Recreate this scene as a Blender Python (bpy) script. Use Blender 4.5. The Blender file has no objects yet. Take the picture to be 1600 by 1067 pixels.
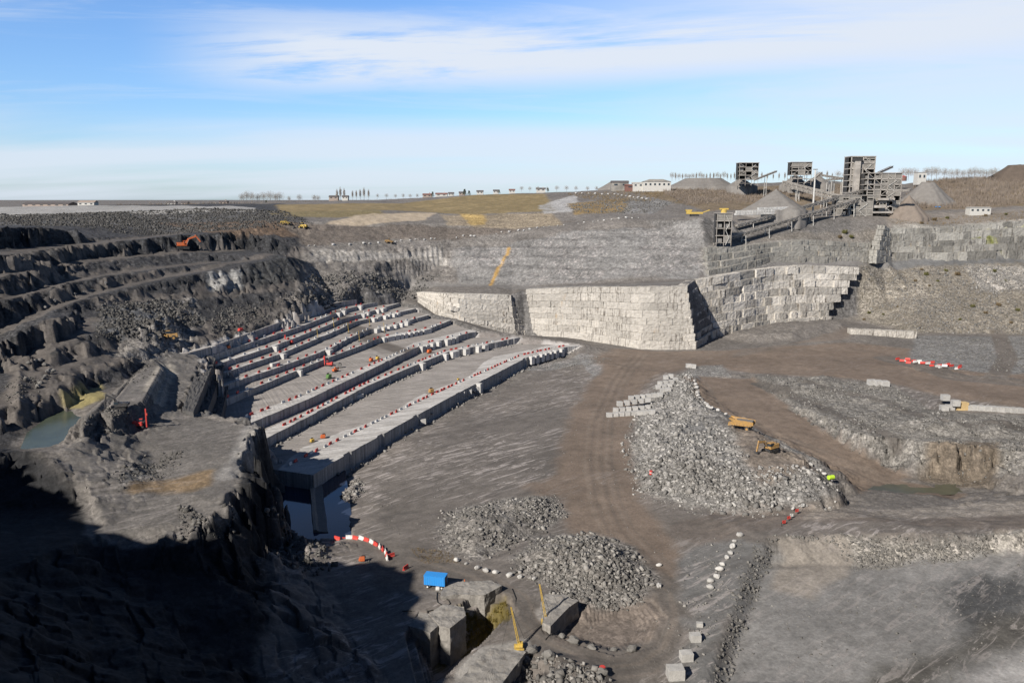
import bpy, math, random
import numpy as np
from mathutils import Vector, Matrix, Euler
from mathutils.geometry import delaunay_2d_cdt

scene = bpy.context.scene
COL = scene.collection
R = math.radians

# ------------------------------------------------------------------ camera
F = 1256.0                       # focal length in photo pixels (1600 wide)
PITCH = R(10.0)
cam_d = bpy.data.cameras.new('camera')
cam_d.sensor_width = 36.0
cam_d.lens = 36.0 * F / 1600.0
cam_d.clip_start = 0.5
cam_d.clip_end = 60000.0
cam = bpy.data.objects.new('camera', cam_d)
COL.objects.link(cam)
cam.location = (0, 0, 0)
cam.rotation_euler = (R(90) - PITCH, 0, 0)
scene.camera = cam

# ------------------------------------------------------------------ sun + sky
SUN_EL = R(34)
SX, SY = 0.64, 0.768             # horizontal direction the light travels
sun_d = bpy.data.lights.new('sun', 'SUN')
sun_d.energy = 5.0
sun_d.angle = R(0.5)
sun_d.color = (1.0, 0.945, 0.87)
sun = bpy.data.objects.new('sun', sun_d)
COL.objects.link(sun)
sun.rotation_euler = Vector((SX * math.cos(SUN_EL), SY * math.cos(SUN_EL), -math.sin(SUN_EL))).to_track_quat('-Z', 'Y').to_euler()

world = bpy.data.worlds.new('World')
scene.world = world
world.use_nodes = True
wt = world.node_tree
wt.nodes.clear()
def wn(t, **k):
    n = wt.nodes.new(t)
    for a, b in k.items():
        setattr(n, a, b)
    return n
def wm(op, a, b=None, clamp=False):
    n = wn('ShaderNodeMath', operation=op, use_clamp=clamp)
    for i, q in enumerate((a, b)):
        if q is None: continue
        if isinstance(q, (int, float)): n.inputs[i].default_value = q
        else: wt.links.new(q, n.inputs[i])
    return n.outputs[0]
w_out = wn('ShaderNodeOutputWorld')
w_bg = wn('ShaderNodeBackground')
w_sky = wn('ShaderNodeTexSky', sky_type='NISHITA')
w_sky.sun_disc = False
w_sky.sun_elevation = SUN_EL
w_sky.sun_rotation = math.atan2(-SX, -SY)
w_sky.altitude = 50
w_sky.air_density = 1.0
w_sky.dust_density = 0.6
w_sky.ozone_density = 2.5
w_tc = wn('ShaderNodeTexCoord')
w_sep = wn('ShaderNodeSeparateXYZ')
wt.links.new(w_tc.outputs['Generated'], w_sep.inputs[0])
X_, Y_, Z_ = w_sep.outputs
zc = wm('MAXIMUM', Z_, 0.0)
den = wm('ADD', zc, 0.10)
cu = wm('DIVIDE', X_, den)
cv = wm('DIVIDE', Y_, den)
def cloud(scx, scy, rot, off, lo, hi, det=9, rough=0.6, dist=0.6):
    cmb = wn('ShaderNodeCombineXYZ')
    wt.links.new(cu, cmb.inputs[0]); wt.links.new(cv, cmb.inputs[1])
    mp = wn('ShaderNodeMapping')
    mp.vector_type = 'POINT'
    mp.inputs['Scale'].default_value = (scx, scy, 1)
    m0 = wn('ShaderNodeMapping'); m0.inputs['Rotation'].default_value = (0, 0, rot)
    mp.inputs['Location'].default_value = off
    wt.links.new(cmb.outputs[0], m0.inputs[0]); wt.links.new(m0.outputs[0], mp.inputs[0])
    n = wn('ShaderNodeTexNoise')
    n.inputs['Scale'].default_value = 1.0
    n.inputs['Detail'].default_value = det
    n.inputs['Roughness'].default_value = rough
    n.inputs['Distortion'].default_value = dist
    wt.links.new(mp.outputs[0], n.inputs['Vector'])
    mr = wn('ShaderNodeMapRange', interpolation_type='SMOOTHSTEP')
    wt.links.new(n.outputs['Fac'], mr.inputs[0])
    mr.inputs[1].default_value = lo; mr.inputs[2].default_value = hi
    return mr.outputs[0]
def win(x, a, b, c, d):
    m1 = wn('ShaderNodeMapRange', interpolation_type='SMOOTHSTEP'); wt.links.new(x, m1.inputs[0]); m1.inputs[1].default_value = a; m1.inputs[2].default_value = b
    m2 = wn('ShaderNodeMapRange', interpolation_type='SMOOTHSTEP'); wt.links.new(x, m2.inputs[0]); m2.inputs[1].default_value = c; m2.inputs[2].default_value = d
    return wm('MULTIPLY', m1.outputs[0], wm('SUBTRACT', 1.0, m2.outputs[0]))
#SKYBANDS
# main bank: high wisps, left tip near azimuth -22 deg, widening to the right
c_main = cloud(0.50, 1.5, R(6), (3.1, 1.7, 0), 0.36, 0.54, 10, 0.62, 0.5)
tilt = wm('ADD', Z_, wm('MULTIPLY', X_, -0.03))
m_main = wm('MULTIPLY', win(tilt, 0.115, 0.155, 0.180, 0.225), win(X_, -0.42, -0.22, 4.0, 5.0))
c_low = cloud(0.22, 0.7, R(4), (0.3, 5.2, 0), 0.18, 0.60, 5, 0.5, 0.2)
m_low = wm('MULTIPLY', win(Z_, -0.05, 0.01, 0.070, 0.105), 0.78)
c_wisp = cloud(0.5, 2.2, R(-12), (7.3, 2.4, 0), 0.50, 0.68, 10, 0.65, 0.5)
m_wisp = wm('MULTIPLY', win(Z_, 0.05, 0.16, 0.30, 0.45), 0.30)
c_veil = cloud(0.25, 0.6, 0.3, (1.0, 0.4, 0), 0.30, 0.60, 8, 0.6, 0.4)
m_veil = wm('MULTIPLY', wm('MULTIPLY', win(X_, -0.15, 0.45, 4, 5), win(Z_, 0.03, 0.12, 0.26, 0.45)), 0.75)
inv = None
for c_, m_ in ((c_main, m_main), (c_low, m_low), (c_wisp, m_wisp), (c_veil, m_veil)):
    q = wm('SUBTRACT', 1.0, wm('MULTIPLY', c_, m_, True), True)
    inv = q if inv is None else wm('MULTIPLY', inv, q)
cl = wm('MULTIPLY', wm('SUBTRACT', 1.0, inv, True), win(Y_, 0.0, 0.35, 4, 5))
w_mix = wn('ShaderNodeMix', data_type='RGBA')
wt.links.new(cl, w_mix.inputs[0])
w_tint = wn('ShaderNodeMix', data_type='RGBA', blend_type='MULTIPLY')
w_tint.inputs[0].default_value = 1.0
w_grad = wn('ShaderNodeMapRange', interpolation_type='SMOOTHSTEP')
wt.links.new(Z_, w_grad.inputs[0]); w_grad.inputs[1].default_value = 0.26; w_grad.inputs[2].default_value = 0.55; w_grad.inputs[3].default_value = 2.1; w_grad.inputs[4].default_value = 0.42
w_gv = wn('ShaderNodeVectorMath', operation='SCALE'); w_gv.inputs[0].default_value = (0.76, 0.98, 1.30); wt.links.new(w_grad.outputs[0], w_gv.inputs['Scale'])
wt.links.new(w_gv.outputs[0], w_tint.inputs[7])
wt.links.new(w_sky.outputs[0], w_tint.inputs[6])
wt.links.new(w_tint.outputs[2], w_mix.inputs[6])
SKY_S = 0.045
w_mix.inputs[7].default_value = (0.53 / SKY_S, 0.58 / SKY_S, 0.66 / SKY_S, 1)
wt.links.new(w_mix.outputs[2], w_bg.inputs[0])
w_bg.inputs[1].default_value = SKY_S
wt.links.new(w_bg.outputs[0], w_out.inputs[0])

vs = scene.view_settings
vs.view_transform = 'Standard'
vs.look = 'None'
vs.exposure = 0.5
vs.gamma = 1.0
scene.cycles.max_bounces = 4
scene.cycles.diffuse_bounces = 2

# ------------------------------------------------------------------ maths helpers
CP, SP = math.cos(PITCH), math.sin(PITCH)
def ray(u, v):
    s = (533.5 - v) / F
    return np.array([(u - 800.0) / F, CP + s * SP, -SP + s * CP])
def P(u, v, q):
    """photo pixel + elevation (q<0) or forward distance (q>0) -> world point"""
    d = ray(u, v)
    k = q / d[1] if q > 0 else q / d[2]
    return d * k

def _hash(ix, iy, seed):
    h = (ix.astype(np.int64) * 374761393 + iy.astype(np.int64) * 668265263 + seed * 982451653) & 0x7fffffff
    h = ((h ^ (h >> 13)) * 1274126177) & 0x7fffffff
    return ((h ^ (h >> 16)) & 0xffff) / 65535.0
def vnoise(x, y, seed=0):
    xi = np.floor(x); yi = np.floor(y)
    fx = x - xi; fy = y - yi
    fx = fx * fx * (3 - 2 * fx); fy = fy * fy * (3 - 2 * fy)
    a = _hash(xi, yi, seed); b = _hash(xi + 1, yi, seed)
    c = _hash(xi, yi + 1, seed); d = _hash(xi + 1, yi + 1, seed)
    return (a * (1 - fx) + b * fx) * (1 - fy) + (c * (1 - fx) + d * fx) * fy
def fbm(x, y, scale, octv=4, seed=0, gain=0.5):
    """~ -1..1"""
    x = np.asarray(x, float) / scale; y = np.asarray(y, float) / scale
    s = 0; amp = 1; tot = 0
    for o in range(octv):
        s = s + amp * (vnoise(x, y, seed + o * 17) * 2 - 1)
        tot += amp; amp *= gain
        x, y = (x * 0.8 - y * 0.6) * 2.03 + 11.3, (x * 0.6 + y * 0.8) * 2.03 - 7.1
    return s / tot
def cell(x, y, s, seed):
    return _hash(np.floor(x / s), np.floor(y / s), seed) * 2 - 1
def sstep(a, b, x):
    t = np.clip((x - a) / (b - a), 0, 1)
    return t * t * (3 - 2 * t)
def poly_sd(px, py, poly, pad=40.0):
    """signed distance to a closed plan polygon, positive inside; -pad outside its box"""
    poly = np.asarray(poly, float)
    out = np.full(px.shape, -pad)
    lo = poly.min(0) - pad; hi = poly.max(0) + pad
    m = (px > lo[0]) & (px < hi[0]) & (py > lo[1]) & (py < hi[1])
    if not m.any(): return out
    x = px[m]; y = py[m]
    d2 = np.full(x.shape, 1e18); ins = np.zeros(x.shape, bool)
    n = len(poly)
    for i in range(n):
        ax, ay = poly[i]; bx, by = poly[(i + 1) % n]
        ex, ey = bx - ax, by - ay
        t = np.clip(((x - ax) * ex + (y - ay) * ey) / (ex * ex + ey * ey + 1e-12), 0, 1)
        d2 = np.minimum(d2, (x - ax - t * ex) ** 2 + (y - ay - t * ey) ** 2)
        c = ((ay > y) != (by > y)) & (x < (bx - ax) * (y - ay) / (by - ay + 1e-18) + ax)
        ins ^= c
    d = np.sqrt(d2)
    out[m] = np.where(ins, d, -d)
    return out
def line_d(px, py, pts, pad=60.0):
    pts = np.asarray(pts, float)
    out = np.full(px.shape, pad)
    lo = pts.min(0) - pad; hi = pts.max(0) + pad
    m = (px > lo[0]) & (px < hi[0]) & (py > lo[1]) & (py < hi[1])
    x = px[m]; y = py[m]
    d2 = np.full(x.shape, pad * pad)
    for i in range(len(pts) - 1):
        ax, ay = pts[i]; bx, by = pts[i + 1]
        ex, ey = bx - ax, by - ay
        t = np.clip(((x - ax) * ex + (y - ay) * ey) / (ex * ex + ey * ey + 1e-12), 0, 1)
        d2 = np.minimum(d2, (x - ax - t * ex) ** 2 + (y - ay - t * ey) ** 2)
    out[m] = np.sqrt(d2)
    return out

# ------------------------------------------------------------------ terrain: break lines
# (u, v, q): photo pixel with elevation (q<0) or forward distance (q>0); W(...) = world point
class W(tuple): pass
LINES = [
 # far skyline and rim
 [(-400,322,900),(0,322,900),(200,320,900),(400,318,900),(600,312,900),(760,304,880),(900,299,880),(1000,294,880),(1100,291,880),(1200,285,900),(1300,283,900),(1400,287,900),(1500,276,900),(1600,268,900),(1800,262,900)],
 [(-200,333,640),(0,334,640),(200,332,640),(320,327,650),(440,331,665),(600,331,690),(700,335,700),(860,331,705),(960,326,715),(1060,318,730),(1160,322,730),(1250,328,720),(1330,334,700)],
 [(-200,356,440),(0,352,450),(130,354,500),(250,356,540),(330,352,570),(430,348,590),(520,346,620),(560,345,635),(700,350,655),(820,350,670),(940,336,685)],
 # left terraces, back to front
 [(-200,368,330),(0,357,394),(60,356,425),(110,360,445),(135,372,455)],
 [(-200,420,322),(0,391,386),(60,384,420),(130,379,448),(220,371,500),(300,359,545)],
 [(-200,448,290),(0,400,354),(45,397,378),(110,386,425),(220,374,478),(330,364,520),(372,361,540)],
 [(-200,478,284),(0,427,348),(75,419,376),(110,406,418),(200,400,458),(290,391,498),(375,389,528)],
 [(-200,485,275),(0,433,335),(60,425,366),(130,411,412),(200,403,448),(290,394,488),(330,397,492)],
 [(-200,515,268),(0,464,328),(60,453,352),(90,444,372),(150,431,400),(220,420,435),(270,413,462),(330,409,485)],
 [(-200,525,255),(0,471,314),(100,445,362),(200,426,415),(300,414,460)],
 [(-200,575,246),(0,513,305),(40,497,318),(100,471,350),(200,442,404),(260,430,432),(300,424,450)],
 [(-200,590,236),(0,526,290),(80,490,320),(150,461,362),(250,438,412),(325,425,440),(390,412,470),(450,402,500)],
 [(-200,610,222),(0,538,270),(40,513,283),(80,500,294),(112,494,323)],
 [(-200,640,220),(0,580,258),(35,556,275),(75,541,286),(117,513,316),(150,480,350),(225,464,385),(325,456,425),(400,451,450),(475,442,480)],
 [(50,556,268),(110,535,290),(135,521,308),(210,512,330),(262,506,345)],
 [(60,579,258.5),(95,583,262),(145,556,291),(180,541,308),(215,533,322),(275,518,348)],
 # mid-left slopes and haul road
 [(480,384,556),(620,377,605),(700,372,630),(800,362,648),(900,350,660),(960,340,666),(1060,337,672)],
 [(478,390,546),(600,388,588),(700,386,618),(800,375,636),(900,358,645),(1000,345,650),(1075,338,650),(1095,338,648)],
 [(490,411,533),(600,407,574),(690,414,603)],
 [(560,440,528),(640,440,577)],
 # terrace above the cut walls
 [(640,450,575),(680,447,572),(800,445,570),(900,443,560),(1000,440,550),(1090,434,560),(1150,422,586),(1200,408,606),(1380,406,634)],
 # cut wall tops / bottoms (built again as block courses in front)
 [(650,456,566),(705,459,535),(795,461,542),(800,460,552),(812,453,556),(820,452,549),(915,448,537),(1000,448,504),(1072,447,499),(1085,438,548),(1130,430,563),(1200,419,598),(1260,414,610),(1350,418,620)],
 [(650,468,557),(705,507,526),(806,525,537),(818,525,541),(835,524,538),(915,530,526),(1000,544,491),(1086,546,486),(1122,524,545),(1200,512,578),(1310,500,600),(1340,490,606)],
 # upper right cliffs
 [(1112,381,608),(1160,381,614),(1265,362,645),(1330,366,652),(1385,352,662),(1470,355,658),(1600,343,670),(1800,335,690)],
 [(1100,386,600),(1150,384,608),(1265,372,636),(1320,384,643),(1388,380,652)],
 [(1098,340,628),(1112,342,632),(1140,342,632),(1150,346,638),(1240,340,660)],
 [(1390,405,642),(1500,405,647),(1600,402,655),(1800,395,665)],
 [(1330,340,675),(1400,335,695),(1500,330,720),(1600,322,750),(1800,315,780)],
 # right scrub slope
 [(1385,470,606),(1430,460,600),(1500,462,592),(1600,465,585),(1800,470,580)],
 [(1325,512,545),(1430,520,545),(1500,522,543),(1600,523,540),(1800,528,530)],
 # pit floor frame
 [(925,544,-89.5),(950,548,-90)],
 [(900,560,-90),(1050,560,-90),(1200,550,-90),(1400,545,-90),(1600,545,-90),(1800,550,-90)],
 # ground hidden under the stepped benches
 # promontory
 [(318,552,-63.5),(332,560,-66.5),(308,600,-67),(285,640,-68),(325,646,-68),(372,654,-68),(400,666,-68),(378,720,-68.5),(366,780,-69),(330,808,-70),(300,835,-71)],
 [(350,572,-69.5),(348,592,-75),(345,620,-82)],
 [(452,735,-94),(452,790,-94),(452,835,-92),(430,865,-85)],
 [(200,600,-63.5),(150,640,-63.3),(120,672,-63),(104,700,-63.5),(112,742,-65.5),(150,780,-68),(165,832,-70)],
 [(235,560,-61.5),(200,585,-63)],
 [(220,690,-68.5),(260,760,-69.5)],
 # pool valley at far left
 [(0,645,-59.5),(35,625,-59),(90,597,-57.5),(60,578,-56.5),(35,560,-55.2)],
 [(0,676,-63.5),(20,655,-62),(60,631,-60.5),(95,612,-59.6),(125,590,-59),(155,572,-58.5),(240,548,-60)],
 [(12,702,-64.8),(40,676,-64.8),(72,660,-64.6),(100,643,-64.4),(125,615,-62),(150,602,-62.5),(158,622,-62.5),(128,656,-64.8),(108,688,-64.8),(60,700,-64.8),(12,702,-64.8)],
 [(0,712,-62),(50,706,-62.5),(95,712,-63.5)],
 # shaded foreground
 [(0,740,-66),(130,790,-70)],
 [(0,800,-70),(0,900,-67),(0,1067,-63)],
 [(200,900,-75),(350,900,-77),(420,900,-83),(500,900,-87)],
 [(200,1067,-74),(400,1067,-83),(600,1067,-89),(800,1067,-90),(1000,1067,-90),(1108,1067,-90)],
 [(560,850,-88.5),(640,900,-88),(700,940,-88),(900,1000,-89)],
 # crack and lower slab
 [(1172,880,-90),(1150,940,-90),(1126,1000,-90),(1104,1067,-90)],
 [(1197,890,-92.3),(1176,945,-92.4),(1154,1003,-92.4),(1133,1067,-92.4)],
 [(1200,838,-89.2),(1350,836,-89),(1480,832,-89),(1600,826,-88.6),(1800,820,-88)],
 [(1205,882,-93),(1350,884,-93),(1480,872,-93),(1600,866,-92.5),(1800,862,-92)],
 [(1300,1067,-93),(1600,1067,-93.5),(1800,1067,-93.5)],
 # central rubble mound and the road behind
 [(1078,588,-86.5),(1062,612,-84.5),(1100,640,-83),(1150,668,-83),(1215,704,-84),(1285,738,-86)],
 [(1010,625,-90),(985,700,-90),(1000,768,-90),(1080,797,-90),(1170,805,-90),(1290,798,-90)],
 [(1040,690,-86),(1100,720,-84.5),(1180,740,-85)],
 [(1092,590,-89),(1112,620,-89.6),(1170,655,-91),(1240,692,-93),(1310,730,-95.5),(1350,765,-97)],
 [(1170,588,-90),(1230,632,-90.5),(1330,702,-94),(1400,738,-97),(1490,757,-98),(1530,745,-97)],
 [(1172,584,-89),(1260,642,-89),(1350,676,-88),(1450,688,-87),(1530,698,-87),(1600,704,-87),(1800,710,-87)],
 [(1190,582,-89.5),(1300,585,-88),(1380,602,-87.5),(1440,640,-88),(1600,645,-89),(1800,650,-89)],
 [(1360,764,-98),(1490,772,-98),(1540,765,-96),(1600,770,-93),(1800,775,-92)],
 [(1330,780,-95),(1490,792,-92.5),(1600,800,-90.5),(1800,800,-90)],
 [(700,700,-90),(900,700,-90)],[(600,800,-90),(900,800,-90)],
 # rims out of frame
 [W((-300,210,-3)),W((-217,152,-3)),W((-168,109,-3)),W((-152,87,-3)),W((-133,84,-3)),W((-117,91,-3)),W((-104,87,-3)),W((-94,40,-3)),W((-60,10,-3)),W((-30,1,-3)),W((30,1,-3)),W((90,20,-3)),W((150,60,-4)),W((300,230,-5)),W((520,480,-5)),W((700,620,-12))],
 [W((-280,235,-40)),W((-195,180,-60)),W((-135,125,-66)),W((-70,80,-64)),W((-40,45,-66)),W((0,50,-76)),W((60,60,-82)),W((140,100,-85)),W((260,240,-85)),W((460,480,-80))],
 [W((-1000,1100,-10)),W((0,1100,-6)),W((500,1100,5)),W((1100,1100,12))],
 [W((-1000,-200,-3)),W((1100,-200,-3))],
 [W((-1000,500,-5)),W((-700,420,-5))],[W((1100,600,-5)),W((900,500,-5))],
]
# ------------------------------------------------------------------ stepped benches
BZ = {1:-86, 2:-82.5, 3:-79, 4:-76.3, 5:-73.8, 6:-71.4, 7:-69, 8:-66.4, 9:-63}
BE = {
 1:[(490,742),(515,725),(550,705),(600,677),(700,622),(826,557),(858,549),(886,542),(905,540)],
 2:[(425,680),(480,652),(575,602),(655,568),(700,550),(750,540),(795,531),(812,527)],
 3:[(388,662),(480,624),(575,579),(655,541),(700,529),(727,522),(745,518)],
 4:[(350,625),(420,597),(470,576),(520,556),(567,539),(597,527),(640,519),(675,512),(705,500)],
 5:[(350,602),(440,572),(515,545),(550,526),(577,515),(610,509),(652,497),(670,492)],
 6:[(342,585),(440,552),(525,517),(557,502),(632,486),(650,482)],
 7:[(340,569),(430,540),(512,508),(530,500),(612,477),(625,473)],
 8:[(328,556),(470,510),(540,483),(568,476),(590,472)],
 9:[(300,547),(330,540),(440,502),(525,472)],
}
BP = {}
for k, pts in BE.items():
    q = [P(u, v, BZ[k])[:2] for u, v in pts]
    if k >= 4:                    # run the near ends into the promontory
        d = q[0] - q[1]; q.insert(0, q[0] + d / np.linalg.norm(d) * 10)
    elif k in (2, 3):
        d = q[0] - q[1]; q.insert(0, q[0] + d / np.linalg.norm(d) * 22)
    BP[k] = [tuple(p) for p in q]
BP[10] = [P(u, v, -61)[:2] for u, v in [(296,545),(330,536),(440,498),(520,469),(560,463)]]
def _w(p, z): return W((p[0], p[1], z))
LINES.append([_w((x + 3.6, y - 1.8), -90) for x, y in BP[9][1:3]])
LINES.append([_w((x - 1.0, y + 0.5), -63.3) for x, y in BP[9]])
_e1, _e2 = [], []
for k in (8, 7, 6, 5, 4, 3, 2, 1):
    p, o = np.array(BP[k][-1]), np.array(BP[k][-2])
    d = (p - o) / np.linalg.norm(p - o)
    _e1.append(_w(p - d * 14, -92)); _e2.append(_w(p + d * 4, BZ[k] + 0.6))
LINES.append(_e1); LINES.append(_e2)
LINES.append([_w(BP[k][2], -92) for k in (8, 7, 6, 5, 4, 3, 2, 1)])
LINES.append([_w(BP[k][1 if k > 3 else 0], -92) for k in (7, 6, 5, 4, 3, 2)])
vs2, vz, eds = [], [], []
for L in LINES:
    prev = None
    for p in L:
        w = np.array(p, float) if isinstance(p, W) else P(*p)
        vs2.append(Vector((w[0], w[1]))); vz.append(w[2])
        if prev is not None: eds.append((prev, len(vs2) - 1))
        prev = len(vs2) - 1
ov, oe, of, orig_v, _, _ = delaunay_2d_cdt(vs2, eds, [], 0, 1e-4)
oz = []
for i, o in enumerate(orig_v):
    if o: oz.append(sum(vz[j] for j in o) / len(o)); continue
    p = ov[i]; best = []
    for a, b in eds:
        A, B = vs2[a], vs2[b]
        e = B - A; L2 = e.length_squared
        if L2 < 1e-9: continue
        t = (p - A).dot(e) / L2
        if 0 <= t <= 1 and (A + e * t - p).length < 0.05: best.append(vz[a] * (1 - t) + vz[b] * t)
    zz = sum(best) / max(1, len(best))
    print('CROSS', [round(q, 1) for q in p], [round(b, 1) for b in best])
    oz.append(zz)
TX0, TY0, TX1, TY1 = -900.0, -150.0, 1000.0, 1060.0
TS = 1.0
nx = int((TX1 - TX0) / TS) + 1; ny = int((TY1 - TY0) / TS) + 1
TIN = np.full((ny, nx), -5.0)
for f in of:
    a, b, c = [np.array([ov[i][0], ov[i][1], oz[i]]) for i in f[:3]]
    x0 = max(0, int((min(a[0], b[0], c[0]) - TX0) / TS)); x1 = min(nx - 1, int((max(a[0], b[0], c[0]) - TX0) / TS) + 1)
    y0 = max(0, int((min(a[1], b[1], c[1]) - TY0) / TS)); y1 = min(ny - 1, int((max(a[1], b[1], c[1]) - TY0) / TS) + 1)
    if x1 < x0 or y1 < y0: continue
    gx, gy = np.meshgrid(TX0 + np.arange(x0, x1 + 1) * TS, TY0 + np.arange(y0, y1 + 1) * TS)
    det = (b[1] - c[1]) * (a[0] - c[0]) + (c[0] - b[0]) * (a[1] - c[1])
    if abs(det) < 1e-9: continue
    l1 = ((b[1] - c[1]) * (gx - c[0]) + (c[0] - b[0]) * (gy - c[1])) / det
    l2 = ((c[1] - a[1]) * (gx - c[0]) + (a[0] - c[0]) * (gy - c[1])) / det
    l3 = 1 - l1 - l2
    m = (l1 >= -1e-6) & (l2 >= -1e-6) & (l3 >= -1e-6)
    TIN[y0:y1 + 1, x0:x1 + 1][m] = (l1 * a[2] + l2 * b[2] + l3 * c[2])[m]
def bil(G, x, y):
    fx = np.clip((x - TX0) / TS, 0, nx - 1.001); fy = np.clip((y - TY0) / TS, 0, ny - 1.001)
    ix = fx.astype(int); iy = fy.astype(int); fx = fx - ix; fy = fy - iy
    return (G[iy, ix] * (1 - fx) + G[iy, ix + 1] * fx) * (1 - fy) + (G[iy + 1, ix] * (1 - fx) + G[iy + 1, ix + 1] * fx) * fy
gy_, gx_ = np.gradient(TIN, TS)
SLOPE = np.sqrt(gx_ ** 2 + gy_ ** 2)
def blur(A, n):
    for _ in range(n):
        A = (A + np.roll(A, 1, 0) + np.roll(A, -1, 0)) / 3
        A = (A + np.roll(A, 1, 1) + np.roll(A, -1, 1)) / 3
    return A
SLOPE_B = blur(np.clip(SLOPE, 0, 2), 3)

def pw(pts, z): return [tuple(P(u, v, z)[:2]) for u, v in pts]
# polygons set to a level: (pixels, z at which the outline is read, level, ramp width, mode)
SETS = [
 ([(438,700),(530,738),(545,838),(452,836),(440,760)], -90, -93.5, 1.6, 'set'),     # flooded cut
 ([(640,990),(660,960),(700,955),(726,945),(750,925),(792,930),(796,952),(770,978),(735,1006),(700,1040),(660,1060)], -88, -96.5, 5, 'set'),
 ([(870,950),(910,940),(925,960),(900,985),(868,982)], -89, -92, 3, 'set'),
 ([(770,1090),(800,1040),(830,1025),(860,1040),(850,1090)], -89, -91.5, 3, 'set'),
 ([(860,935),(905,940),(960,925),(1015,935),(1036,960),(1020,1000),(960,1014),(905,1000),(862,985)], -89, -92.0, 6.0, 'set'),
 ([(262,572),(235,624),(205,640),(170,655),(150,645),(200,588),(240,556)], -61, -61.2, 1.6, 'max'),
 ([(198,590),(205,594),(132,672),(118,668),(120,650),(150,625)], -60.5, -60.6, 1.6, 'max'),
]
SETS_W = [(pw(p, z0), z1, w, m) for p, z0, z1, w, m in SETS]
# heaps: (centre pixels polygon, z base, height, shoulder width)
HEAPS = [
 ([(690,830),(720,800),(790,782),(860,780),(872,800),(850,822),(800,855),(745,880),(705,865)], -90, 4.0, 9),
 ([(800,880),(850,845),(920,838),(985,862),(1012,905),(985,935),(930,935),(880,925),(830,905)], -90, 5.0, 11),
 ([(515,770),(560,750),(565,768),(535,790)], -90, 2.2, 4),
 ([(800,1030),(850,1022),(960,1045),(980,1090),(780,1090)], -90, 2.2, 5),
 ([(1130,522),(1200,508),(1310,505),(1330,522),(1240,534),(1160,534)], -90, 5, 9),
 ([(10,610),(30,592),(50,600),(45,628),(15,640)], -58, 4, 5),
 ([(995,640),(1030,620),(1060,640),(1110,720),(1120,775),(1010,760),(990,700)], -88, 1.8, 10),
 ([(1180,592),(1300,592),(1330,602),(1280,622),(1210,618)], -89, 3.0, 9),
 ([(1400,570),(1600,590),(1600,600),(1420,590)], -90, 0.5, 3),
 ([(1380,655),(1600,660),(1600,690),(1460,685),(1390,672)], -88, 3.5, 10),
 ([(180,540),(215,520),(300,480),(290,520),(230,535)], -54, 4, 9),
 ([(430,840),(480,835),(512,870),(500,900),(440,880)], -88, 4, 8),
 ([(90,300),(400,300),(400,330),(90,334)], -10, 0.01, 3),
]
HEAPS_W = [(pw(p, z0), h, w) for p, z0, h, w in HEAPS if z0 < -20]
# regions that stay smooth / flat
FLAT = pw([(430,745),(545,840),(600,850),(900,1080),(1700,1080),(1700,830),(1320,770),(1280,800),(1000,800),(960,690),(1000,610),(1080,570),(1400,610),(1700,650),(1700,540),(1330,535),(1120,550),(900,560),(700,650),(560,730)], -90)
ROUGH = [  # (pixels, z, extra roughness metres)
 (pw([(1140,780),(1300,800),(1300,745),(1200,700),(1100,590),(1000,620),(980,760)], -88), 0.8),
 (pw([(1180,585),(1320,585),(1390,600),(1460,650),(1700,655),(1700,720),(1500,700),(1340,690)], -88), 0.7),
 (pw([(1200,838),(1600,826),(1600,866),(1350,884),(1205,882)], -91), 0.5),
]
WALLZ = pw([(640,475),(700,515),(850,540),(1000,560),(1110,555),(1200,540),(1345,530),(1350,470),(1350,400),(1080,400),(1000,440),(800,440),(640,440)], -75)
LEDGE = [tuple(P(*q)[:2]) for q in ((500,412,535),(560,440,530),(640,440,577),(680,446,576),(900,442,564),(1090,433,564),(1088,340,645),(1000,346,650),(900,358,648),(700,374,630),(480,386,552))]
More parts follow.
